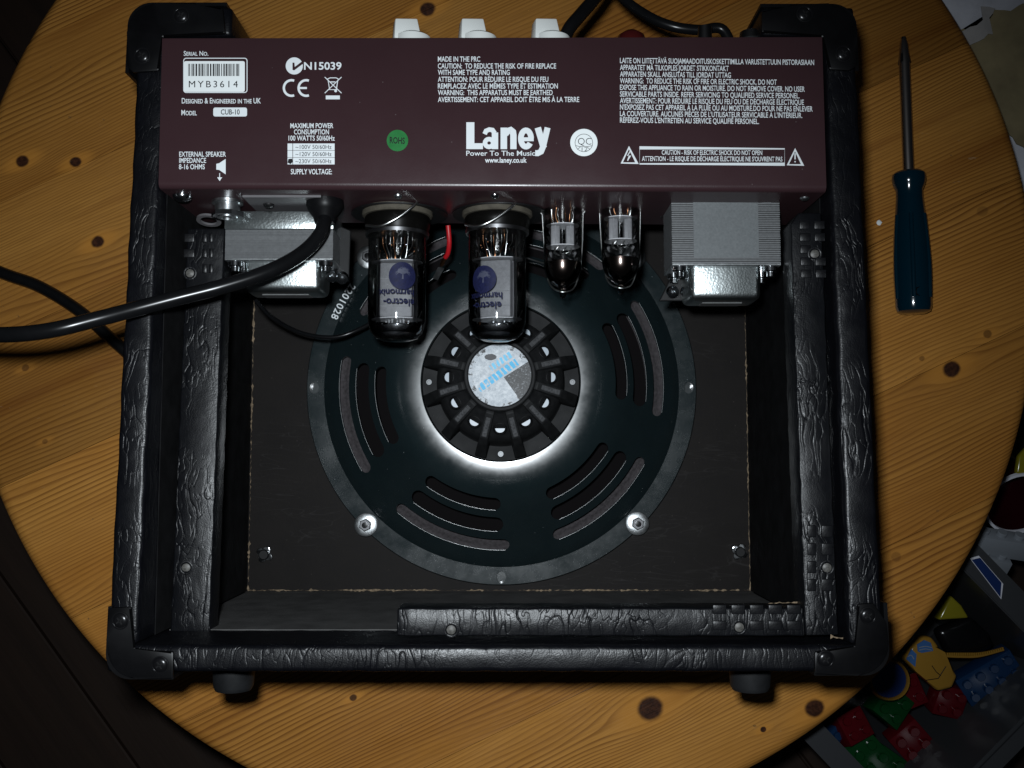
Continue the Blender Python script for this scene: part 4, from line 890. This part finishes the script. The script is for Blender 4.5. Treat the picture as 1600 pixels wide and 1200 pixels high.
# lugs bolted on the near side of each transformer
for (px, py, t) in ((1050, 455, tr), (1072, 455, tr), (519, 430, tl), (535, 433, tl)):
    z = 0.160; q = P(px, py, z); bm = B(); lathe(bm, [(0, 0), (0.0034, 0), (0.0034, 0.002), (0.0030, 0.0028), (0.0015, 0.0030), (0.0014, 0.0050), (0, 0.0052)], 14, axisM(q, (0.1, -0.5, 0.8))); obj('bolt', bm, M_chrome, t, 35)
for (a, t) in ((((1030, 470), (1085, 470), (1085, 418), (1056, 418)), tr), (((515, 440), (545, 440), (548, 360), (525, 350)), tl)):
    bm = B(); pts = [(P(x, y, 0.156).x, P(x, y, 0.156).y) for x, y in a]; prism(bm, pts, lambda x, y: 0.1535, lambda x, y: 0.1560); obj('mounting_lug', bevel(bm, 0.0006, 2), M_black, t)
bm = B(); box(bm, (P(1075, 306, .186).x, tb[3]+0.0002, 0.178), (P(1185, 306, .186).x, tb[3]+0.0022, 0.1858)); obj('insulation_tape', bm, M_red, tr)
bm = B(); hexa(bm, [P(1130, 309.5, .1863), P(1205, 318, .1863), P(1205, 311, .1863), P(1180, 309, .1863)]+[P(1130, 309.5, .1866), P(1205, 318, .1866), P(1205, 311, .1866), P(1180, 309, .1866)]); obj('paint_smear', bm, M_lam, tr)

# ------------------------------------------------------------------ small hardware on the chassis underside
yf = cpx[0].y
def stub(px, py, z, r, h, mat, name, n=20, d=(0, -1, 0)):
    q = P(px, py, z); bm = B(); lathe(bm, [(0, 0), (r*1.0, 0), (r*1.02, h*0.2), (r*0.9, h*0.65), (r*0.55, h*0.95), (0, h)], n, axisM((q.x, yf-0.0002 if d == (0, -1, 0) else q.y, z), d)); return obj(name, bm, mat, amp, 40)
stub(285, 302, 0.196, 0.0048, 0.0035, M_chrome, 'screw'); stub(773, 302, 0.198, 0.0024, 0.0026, M_chrome, 'screw'); stub(1257, 302, 0.196, 0.0026, 0.0030, M_steel, 'screw'); stub(622, 302, 0.197, 0.0022, 0.0022, M_steel, 'screw')
qa = P(384, 300, 0.19); qb = P(505, 300, 0.19)
bm = B(); box(bm, (qa.x, yf-0.0015, 0.1625), (qb.x, yf-0.0003, 0.196)); obj('socket_plate', bm, M_greyplate, amp)
stub(420, 312, 0.182, 0.0030, 0.0032, M_black, 'screw')
qj = P(354, 317, 0.186); J = axisM((qj.x, yf-0.0003, 0.184), (0, -1, 0))
bm = B(); lathe(bm, [(0, 0), (0.0080, 0), (0.0080, 0.0016), (0.0064, 0.0018), (0.0064, 0.0058), (0.0052, 0.0060), (0.0052, 0.0090), (0.0034, 0.0092), (0.0033, 0.004), (0, 0.004)], 24, J); js = obj('speaker_jack', bm, M_steel, amp, 35)
bm = B(); lathe(bm, [(0.0052, 0.0060), (0.0084, 0.0060), (0.0084, 0.0084), (0.0052, 0.0086)], 6, J, closed=True); obj('jack_nut', bm, M_chrome, js)
bm = B(); q = P(318, 330, 0.170); lathe(bm, [(0.0045, 0), (0.0066, 0), (0.0066, 0.0012), (0.0045, 0.0012)], 28, axisM((q.x, yf-0.004, 0.160), (0, -0.97, 0.25)), closed=True); obj('ring_washer', bm, M_greyplate, amp, 40)
# strain relief and the fixed mains cord
zc = 0.186; q = P(508, 316, zc)
bm = B(); lathe(bm, [(0, 0), (0.0095, 0), (0.0098, 0.0030), (0.0088, 0.0058), (0.0060, 0.0095), (0.0052, 0.0125), (0, 0.0125)], 28, axisM((q.x, yf-0.0002, zc), (0, -1, 0))); obj('strain_relief', bm, M_plastic, amp, 40)
zs = zr(0.05, 0.0065)
cord = [P(508, 312, zc), P(508, 335, zc+0.001), P(500, 366, 0.196), P(470, 397, 0.203), P(420, 424, 0.212), P(350, 447, 0.219), P(280, 465, 0.2240), P(215, 482, 0.2300), P(150, 499, 0.2380), P(80, 516, 0.2440), P(10, 523, 0.2420), P(-60, 519, 0.2300), P(-170, 500, 0.170), P(-300, 470, 0.08), P(-360, 430, 0.02)]
bm = B(); tube(bm, cord, 0.0037, 18, 8); obj('mains_cord', bm, M_cable, amp, 60)
# speaker leads
bm = B(); tube(bm, [P(700, 352, 0.150), P(702, 378, 0.147), P(700, 395, 0.143), P(696, 402, 0.140)], 0.0014, 10, 5); obj('speaker_lead', bm, M_red, amp, 60)
bm = B(); tube(bm, [P(696, 402, 0.140), P(690, 414, 0.134)], 0.0012, 10, 1); obj('crimp_terminal', bm, M_copper, amp, 60)
bm = B(); hexa(bm, [P(684, 418, .128), P(694, 420, .128), P(684, 438, .122), P(676, 435, .122), P(685, 417, .131), P(694, 419, .131), P(684, 437, .125), P(676, 434, .125)]); obj('crimp_terminal', bm, M_steel, amp)
bm = B(); tube(bm, [P(400, 470, 0.135), P(425, 496, 0.120), P(470, 520, 0.100), P(520, 527, 0.090), P(560, 515, 0.088), P(600, 490, 0.095), P(640, 440, 0.11)], 0.0013, 10, 6); obj('speaker_lead', bm, M_cable, amp, 60)
bm = B(); tube(bm, [P(820, 402, 0.120), P(845, 410, 0.116), P(870, 416, 0.11)], 0.0006, 8, 4); obj('terminal_wire', bm, M_wirebail, amp, 60)
bm = B(); tube(bm, [P(1046, 305, 0.165), P(1038, 325, 0.160), P(1033, 340, 0.155)], 0.0006, 8, 4); obj('terminal_wire', bm, M_wirebail, amp, 60)

# ================================================================== loose cables
bm = B(); zt = 0.0045
tube(bm, [P(-220, 330, zt), P(-100, 380, zt), P(0, 425, zt), P(60, 447, zt), P(120, 483, zt), P(170, 526, zt), P(215, 570, zt), P(250, 640, zt), P(262, 760, zt), P(255, 860, zt)], 0.0043, 16, 8)
tag(obj('cable', bm, M_cable, None, 60), 'black cable lying on the table, running beneath the overhanging mains cord', 'cable')
bm = B(); zk = 0.178; y0 = cpx[2].y
tube(bm, [Vector((P(878, 50, zk).x, y0+0.0045, zk)), P(888, 47, zk), P(908, 22, zk-0.006), P(934, -8, zk-0.016), P(975, -60, zk-0.05), P(1040, -130, 0.06), P(1120, -190, 0.02)], 0.0036, 16, 8)
g1 = obj('instrument_cable', bm, M_cable, None, 60); tag(g1, 'thick straight black cable leaving the panel beside the right-hand white knob', 'cable')
bm = B(); zk = 0.165
tube(bm, [Vector((P(1150, 50, zk).x, y0+0.002, zk)), P(1130, 47, zk), P(1092, 47, zk), P(1050, 41, zk), P(1010, 24, zk-0.004), P(968, -8, zk-0.012), P(930, -60, zk-0.04), P(880, -140, 0.06), P(820, -190, 0.02)], 0.0028, 16, 8)
g2 = obj('instrument_cable', bm, M_cable, None, 60); tag(g2, 'thinner curving black cable above the right half of the maroon panel', 'cable')

# ================================================================== screwdriver
za = 0.0128; A0 = P(1428, 490, za); A1 = P(1411.5, 58, za); dv = (A1-A0); Ls = dv.length; dn = dv.normalized(); dn = Vector((dn.x, dn.y, 0)).normalized()
sd = thing('screwdriver', 'screwdriver with translucent blue handle lying right of the amplifier', 'screwdriver', (A0.x, A0.y, 0))
hm = Ls*(490-272)/(490-58); Msd = axisM(A0, dn)
bm = B(); lathe(bm, [(0, 0.0), (0.0085, 0.0002), (0.0110, 0.0015), (0.0119, 0.0045), (0.0121, 0.012), (0.0123, hm*0.35), (0.0117, hm*0.52), (0.0100, hm*0.70), (0.0090, hm*0.82), (0.0089, hm*0.87), (0.0106, hm*0.91), (0.0114, hm*0.95), (0.0110, hm*0.985), (0.0095, hm), (0, hm)], 48, Msd)
hdl = obj('handle', bm, M_blueplastic, sd, 35)
for k in range(6):
    a = k*PI/3+0.2; bm = B(); tube(bm, [Msd @ Vector((0.0119*math.cos(a), 0.0119*math.sin(a), hm*0.10)), Msd @ Vector((0.0123*math.cos(a), 0.0123*math.sin(a), hm*0.35)), Msd @ Vector((0.0100*math.cos(a), 0.0100*math.sin(a), hm*0.69))], 0.0015, 8, 6); obj('flute', bm, M_blueplastic, hdl, 60)
bm = B(); lathe(bm, [(0.0026, 0), (0.0032, 0.0003), (0.0032, -0.002), (0.0026, -0.002)], 20, Matrix.Translation(P(1437, 455, za+0.0119)) @ Matrix.Rotation(0.35, 4, 'Y'), closed=True); obj('hanging_hole', bm, M_black, hdl, 40)
bm = B(); lathe(bm, [(0.0038, hm-0.002), (0.0038, Ls-0.020), (0.0037, Ls-0.016), (0.0028, Ls-0.005), (0.0014, Ls), (0, Ls+0.0004)], 24, Msd)
M_shaft = simple('chromed_shaft', (0.46, 0.42, 0.40), 0.30, metal=1.0)
obj('shaft', bm, M_shaft, sd, 35)
bm = B()
for k in range(4):
    a = k*PI/2+PI/4; b2 = B(); hexa(b2, [(0.0014, -0.0009, Ls-0.019), (0.0043, -0.0009, Ls-0.019), (0.0043, 0.0009, Ls-0.019), (0.0014, 0.0009, Ls-0.019), (0.0006, -0.0004, Ls+0.0004), (0.0016, -0.0005, Ls), (0.0016, 0.0005, Ls), (0.0006, 0.0004, Ls+0.0004)])
    b2.transform(Msd @ Matrix.Rotation(a, 4, 'Z')); me = bpy.data.meshes.new('t'); b2.to_mesh(me); b2.free(); bm.from_mesh(me); bpy.data.meshes.remove(me)
obj('cross_tip', bm, M_darksteel, sd)
c = P(1374, 348, 0.0006); bm = B(); bmesh.ops.create_icosphere(bm, subdivisions=2, radius=0.0018)
for v in bm.verts: v.co = Vector((v.co.x*random.uniform(0.7, 1.3), v.co.y*random.uniform(0.6, 1.2), v.co.z*0.35))+c
tag(obj('crumb', bm, M_sticker), 'tiny white crumb on the table left of the screwdriver handle', 'crumb')

# ================================================================== beyond the table: torn paper sheets on the right
def paper(name, pix, z, mat, label, cat, seed, tall=False):
    rnd = random.Random(seed); p = []
    for i in range(len(pix)):
        a = Vector(pix[i]); b = Vector(pix[(i+1) % len(pix)]); n = max(2, int((b-a).length/9))
        for k in range(n):
            q = a+(b-a)*k/n; p.append((q.x+rnd.uniform(-3, 3), q.y+rnd.uniform(-3, 3)))
    pts = [(P(x, y, z).x, P(x, y, z).y) for x, y in p]
    bm = B(); prism(bm, pts, lambda x, y: (z-0.0006 if not tall else ZF+0.001), lambda x, y: z+0.0012*math.sin(x*31)*math.sin(y*23)); bmesh.ops.triangulate(bm, faces=[f for f in bm.faces if len(f.verts) > 4])
    return tag(obj(name, bm, mat), label, cat)
M_paperw = simple('pale_grey_paper', (0.66, 0.67, 0.74), 0.8, var=0.12, scale=60)
M_paperb = simple('olive_brown_paper', (0.27, 0.22, 0.12), 0.8, var=0.3, scale=25)
M_paperg = simple('grey_torn_layer', (0.42, 0.40, 0.39), 0.85, var=0.15, scale=60)
paper('paper_stack', [(1380, -60), (1700, -60), (1700, 520), (1500, 520)], -0.07, M_paperw, 'stack of pale grey paper sheets at the upper right beyond the table', 'paper', 1, True)
paper('torn_paper', [(1460, 60), (1508, 48), (1534, 30), (1536, 12), (1556, 10), (1548, 30), (1552, 50), (1470, 90)], -0.060, M_paperg, 'small torn grey scrap between the pale sheet and the brown paper', 'paper', 2)
paper('torn_paper', [(1440, 60), (1505, 46), (1530, 52), (1545, 44), (1552, 12), (1580, 14), (1620, 0), (1720, 10), (1720, 260), (1620, 250), (1590, 225), (1572, 208), (1480, 180)], -0.063, M_paperb, 'torn olive brown paper beside the table edge at upper right', 'paper', 3)

# ================================================================== toy bin under the table edge
def plastic(name, col, trans=0.0, rough=0.17): return G(name).p(Base_Color=col, Roughness=rough, Transmission_Weight=trans, IOR=1.45, Specular_IOR_Level=0.5)
M_bin = plastic('cloudy_grey_plastic', (0.040, 0.042, 0.046), 0.0, 0.35)
M_tred = plastic('red_toy_plastic', (0.075, 0.003, 0.006)); M_tgrn = plastic('green_toy_plastic', (0.003, 0.040, 0.010)); M_tblu = plastic('blue_toy_plastic', (0.006, 0.026, 0.075)); M_tyel = plastic('yellow_toy_plastic', (0.19, 0.165, 0.012)); M_tora = plastic('amber_toy_plastic', (0.27, 0.145, 0.022)); M_tgry = plastic('grey_toy_plastic', (0.22, 0.24, 0.27)); M_tblk = plastic('black_toy_plastic', (0.004, 0.004, 0.0045), 0, 0.2)
M_swirl = plastic('blue_swirl_print', (0.04, 0.11, 0.28)); M_navy = plastic('navy_sticker', (0.012, 0.028, 0.11)); M_dred = plastic('dark_red_glaze', (0.022, 0.002, 0.004))
ZR = -0.1200
cA = P(1279, 1134, ZR); d1 = Vector((P(1342, 1200, ZR)-P(1279, 1134, ZR)).xy).normalized(); d2 = Vector((-d1.y, d1.x))
if d2.dot(Vector((1, 0))) < 0: d2 = -d2
W = (Vector(P(1507, 885, ZR).xy)-Vector(cA.xy)).dot(d2)
e1 = (Vector(P(1560, 1168, ZR).xy)-Vector(cA.xy)).dot(d1); e0 = e1-0.33
def bp(a, b): return Vector(cA.xy)+d1*a+d2*b
binr = thing('toy_bin', 'grey plastic storage bin full of toys below the table edge', 'bin', (*bp((e0+e1)/2, W/2), ZF))
def binwall(a0, b0, a1, b1, name, z0=ZF+0.004, z1=ZR, thick=0.003, mat=None):
    p, q = bp(a0, b0), bp(a1, b1); t = (q-p).normalized(); s = Vector((-t.y, t.x))*thick; bm = B()
    hexa(bm, [(p.x, p.y, z0), (q.x, q.y, z0), (q.x+s.x, q.y+s.y, z0), (p.x+s.x, p.y+s.y, z0), (p.x, p.y, z1), (q.x, q.y, z1), (q.x+s.x, q.y+s.y, z1), (p.x+s.x, p.y+s.y, z1)])
    return obj(name, bm, mat or M_bin, binr)
binwall(e0, 0, e1, 0, 'side_wall'); binwall(e1, W, e0, W, 'side_wall'); binwall(e1, 0.0035, e1, W-0.0035, 'end_wall'); binwall(e0, W-0.0035, e0, 0.0035, 'end_wall')
binwall(e0, -0.016, e1+0.012, -0.016, 'rim', ZR-0.004, ZR+0.001, 0.016); binwall(e1+0.002, W+0.020, e0, W+0.020, 'rim', ZR-0.004, ZR+0.001, 0.022); binwall(e1+0.0005, -0.0158, e1+0.0005, W+0.0195, 'rim', ZR-0.0042, ZR+0.0008, -0.012) if False else binwall(e1+0.013, -0.0155, e1+0.013, W+0.0195, 'rim', ZR-0.0042, ZR+0.0006, 0.012)
bm = B(); pts = [bp(e0, 0), bp(e1, 0), bp(e1, W), bp(e0, W)]; prism(bm, [(p.x, p.y) for p in pts], lambda x, y: ZF+0.001, lambda x, y: ZF+0.004); obj('bin_bottom', bm, M_bin, binr)
for inset, m, dz, in ((0.0, M_paperw, 0.0016), (0.0014, M_navy, 0.0020)):
    px4 = [(1514, 872), (1528, 868), (1566, 912), (1563, 936)]; cc = sum((Vector(P(x, y, ZR).xy) for x, y in px4), Vector((0, 0)))/4
    bm = B(); pts = []
    for x, y in px4:
        v = Vector(P(x, y, ZR).xy); u = (cc-v).normalized(); pts.append(tuple(v+u*inset*1.3))
    prism(bm, pts, lambda x, y: ZR+0.0011, lambda x, y: ZR+dz); obj('rim_sticker', bm, m, binr)
BRK = 'loose toys in and beside the bin'
def brick(px, py, z, nx, ny, u, hgt, rz, mat, label, tilt=(0, 0), name='toy_brick'):
    c = P(px, py, z); M = Matrix.Translation(c) @ Matrix.Rotation(rz, 4, 'Z') @ Matrix.Rotation(tilt[0], 4, 'X') @ Matrix.Rotation(tilt[1], 4, 'Y')
    t = thing(name, label, 'toy brick', tuple(c), BRK)
    bm = B(); box(bm, (-nx*u/2, -ny*u/2, -hgt), (nx*u/2, ny*u/2, 0)); bevel(bm, u*0.03, 2); bm.transform(M); obj('body', bm, mat, t, 40)
    bm = B(); lathe(bm, [(u*0.29, -0.0004), (u*0.29, u*0.22), (u*0.26, u*0.25), (0, u*0.25)], 16); me = None
    for i in range(nx):
        for j in range(ny):
            T = M @ Matrix.Translation(((i-(nx-1)/2)*u, (j-(ny-1)/2)*u, 0))
            if me is None: o = obj('stud', bm, mat, t, 40); me = o.data; o.matrix_basis = T
            else: inst('stud', me, t, T)
    return t
brick(1548, 1060, -0.1850, 4, 2, 0.0133, 0.017, D2(33), M_tblu, 'blue eight-stud toy brick at the right end of the bin', (0.1, -0.12))
brick(1486, 1098, -0.1900, 2, 2, 0.0133, 0.017, D2(-15), M_tred, 'red toy brick touching the blue brick in the bin', (0.2, 0.1))
brick(1420, 1082, -0.2020, 2, 2, 0.0133, 0.017, D2(20), M_tred, 'dark red toy brick under the amber toy in the bin', (-0.15, 0.1))
brick(1426, 1160, -0.2000, 2, 2, 0.0149, 0.017, D2(42), M_tred, 'red toy brick lowest in the picture inside the bin', (0.12, -0.1))
brick(1337, 1134, -0.1850, 2, 2, 0.0127, 0.017, D2(25), M_tred, 'red toy brick nearest the table edge at lower left of bin', (-0.2, 0.3))
brick(1397, 1104, -0.1920, 2, 2, 0.0144, 0.017, D2(50), M_tgrn, 'green toy brick between the round amber disc and red bricks', (0.15, 0.15))
brick(1352, 1172, -0.1960, 3, 2, 0.0140, 0.017, D2(-48), M_tgrn, 'green six-stud toy brick along the left side of the bin', (0.05, -0.1))
brick(1388, 1200, -0.2020, 2, 2, 0.0140, 0.017, D2(-35), M_tgrn, 'green toy brick cut by the bottom frame edge in the bin', (0, 0.1))
brick(1308, 1149, -0.1920, 1, 1, 0.0127, 0.017, D2(-40), M_tblu, 'small blue toy brick at the left corner of the bin', (0, 0.2))
brick(1578, 838, -0.1320, 4, 1, 0.0144, 0.018, D2(-9), M_tgry, 'long pale grey toy brick beyond the bin rim', (-0.9, 0))
brick(1551, 868, -0.1400, 2, 1, 0.0144, 0.018, D2(-9), M_tgry, 'short pale grey toy brick tucked below the long grey one', (-0.9, 0))
def toy_poly(name, pix, z, thick, mat, label, cat, bev=0.002):
    pts = [(P(x, y, z).x, P(x, y, z).y) for x, y in pix]; bm = B(); prism(bm, pts, lambda x, y: z-thick, lambda x, y: z); bevel(bm, bev, 3)
    return tag(obj(name, bm, mat, None, 45), label, cat, BRK)
amb = toy_poly('toy_figure', [(1413, 1030), (1424, 1010), (1441, 995), (1456, 995), (1466, 1008), (1472, 1022), (1486, 1042), (1497, 1056), (1489, 1075), (1466, 1081), (1449, 1064), (1432, 1050)], -0.1580, 0.012, M_tora, 'amber plastic toy with blue swirl print lying in the bin', 'toy', 0.003)
for pix in ([(1416, 1030), (1424, 1014), (1432, 1022), (1430, 1042)], [(1433, 1007), (1444, 1000), (1454, 1004), (1458, 1017), (1440, 1020), (1434, 1018)]):
    bm = B(); pts = [(P(x, y, -0.1575).x, P(x, y, -0.1575).y) for x, y in pix]; prism(bm, pts, lambda x, y: -0.1582, lambda x, y: -0.1572); o = obj('swirl_print', bm, M_swirl, amb)
for pa in ([(1418, 1026), (1424, 1024), (1428, 1030)], [(1436, 1012), (1446, 1010), (1456, 1012)], [(1436, 1016), (1446, 1014), (1456, 1016)]):
    bm = B(); tube(bm, [P(x, y, -0.1571) for x, y in pa], 0.0004, 6, 4); obj('swirl_line', bm, M_tgry, amb)
for pa in ([(1446, 1063), (1466, 1060), (1478, 1041)], [(1456, 1040), (1463, 1050), (1470, 1056)]):
    bm = B(); tube(bm, [P(x, y, -0.1581) for x, y in pa], 0.0004, 6, 1); obj('seam_line', bm, M_black, amb)
toy_poly('toy_block', [(1466, 969), (1486, 930), (1503, 946), (1515, 966)], -0.1620, 0.020, M_tyel, 'yellow toy wedge by the table edge in the bin', 'toy')
toy_poly('toy_shell', [(1462, 985), (1520, 962), (1545, 990), (1560, 1010), (1520, 1030), (1484, 1026)], -0.1750, 0.015, M_tblk, 'glossy black toy shell above the orange zip in the bin', 'toy', 0.006)
zp = thing('zip_strip', 'thin orange toothed strip across the black toy shell', 'zip', tuple(P(1525, 1024, -0.1700)), BRK)
bm = B(); tube(bm, [P(1478, 1025, -0.1710), P(1500, 1026, -0.1710), P(1530, 1025, -0.1710), P(1568, 1015, -0.1710)], 0.0012, 8, 8); obj('tape', bm, M_tora, zp, 60)
for k in range(26):
    t = k/25; x = 1480+86*t; y = 1023.0-(0 if t < 0.5 else (t-0.5)**1.6*26); c = P(x, y, -0.1700); bm = B(); box(bm, (c.x-0.0006, c.y-0.0005, c.z-0.001), (c.x+0.0006, c.y+0.0018, c.z+0.001)); obj('tooth', bm, M_tora, zp)
c = P(1389, 1062, -0.1700); rg = thing('toy_disc', 'round amber-rimmed toy disc half hidden behind the amplifier corner', 'toy', tuple(c), BRK)
bm = B(); lathe(bm, [(0.0155, -0.004), (0.0175, -0.004), (0.0180, 0.0), (0.0165, 0.003), (0.0150, 0.001)], 40, Matrix.Translation(c), closed=True); obj('rim', bm, M_tora, rg, 60)
bm = B(); lathe(bm, [(0, 0), (0.0150, -0.001), (0.0152, -0.003), (0, -0.003)], 40, Matrix.Translation(c)); obj('disc', bm, M_navy, rg, 40)
c = P(1592, 785, -0.1400); jr = thing('toy_pot', 'dark red pot with white rim at the right frame edge', 'pot', tuple(c), BRK)
bm = B(); lathe(bm, [(0, -0.05), (0.022, -0.05), (0.027, -0.01), (0.028, 0)], 40, Matrix.Translation(c) @ Matrix.Rotation(0.5, 4, 'X')); obj('body', bm, M_dred, jr, 50)
bm = B(); lathe(bm, [(0.0268, 0), (0.0290, 0), (0.0290, 0.003), (0.0268, 0.003)], 40, Matrix.Translation(c) @ Matrix.Rotation(0.5, 4, 'X'), closed=True); obj('rim', bm, M_paperw, jr, 50)
toy_poly('toy_leaf', [(1588, 740), (1592, 712), (1612, 690), (1640, 720), (1620, 752)], -0.1250, 0.006, M_tyel, 'yellow toy sheet above the dark red pot at the frame edge', 'toy')
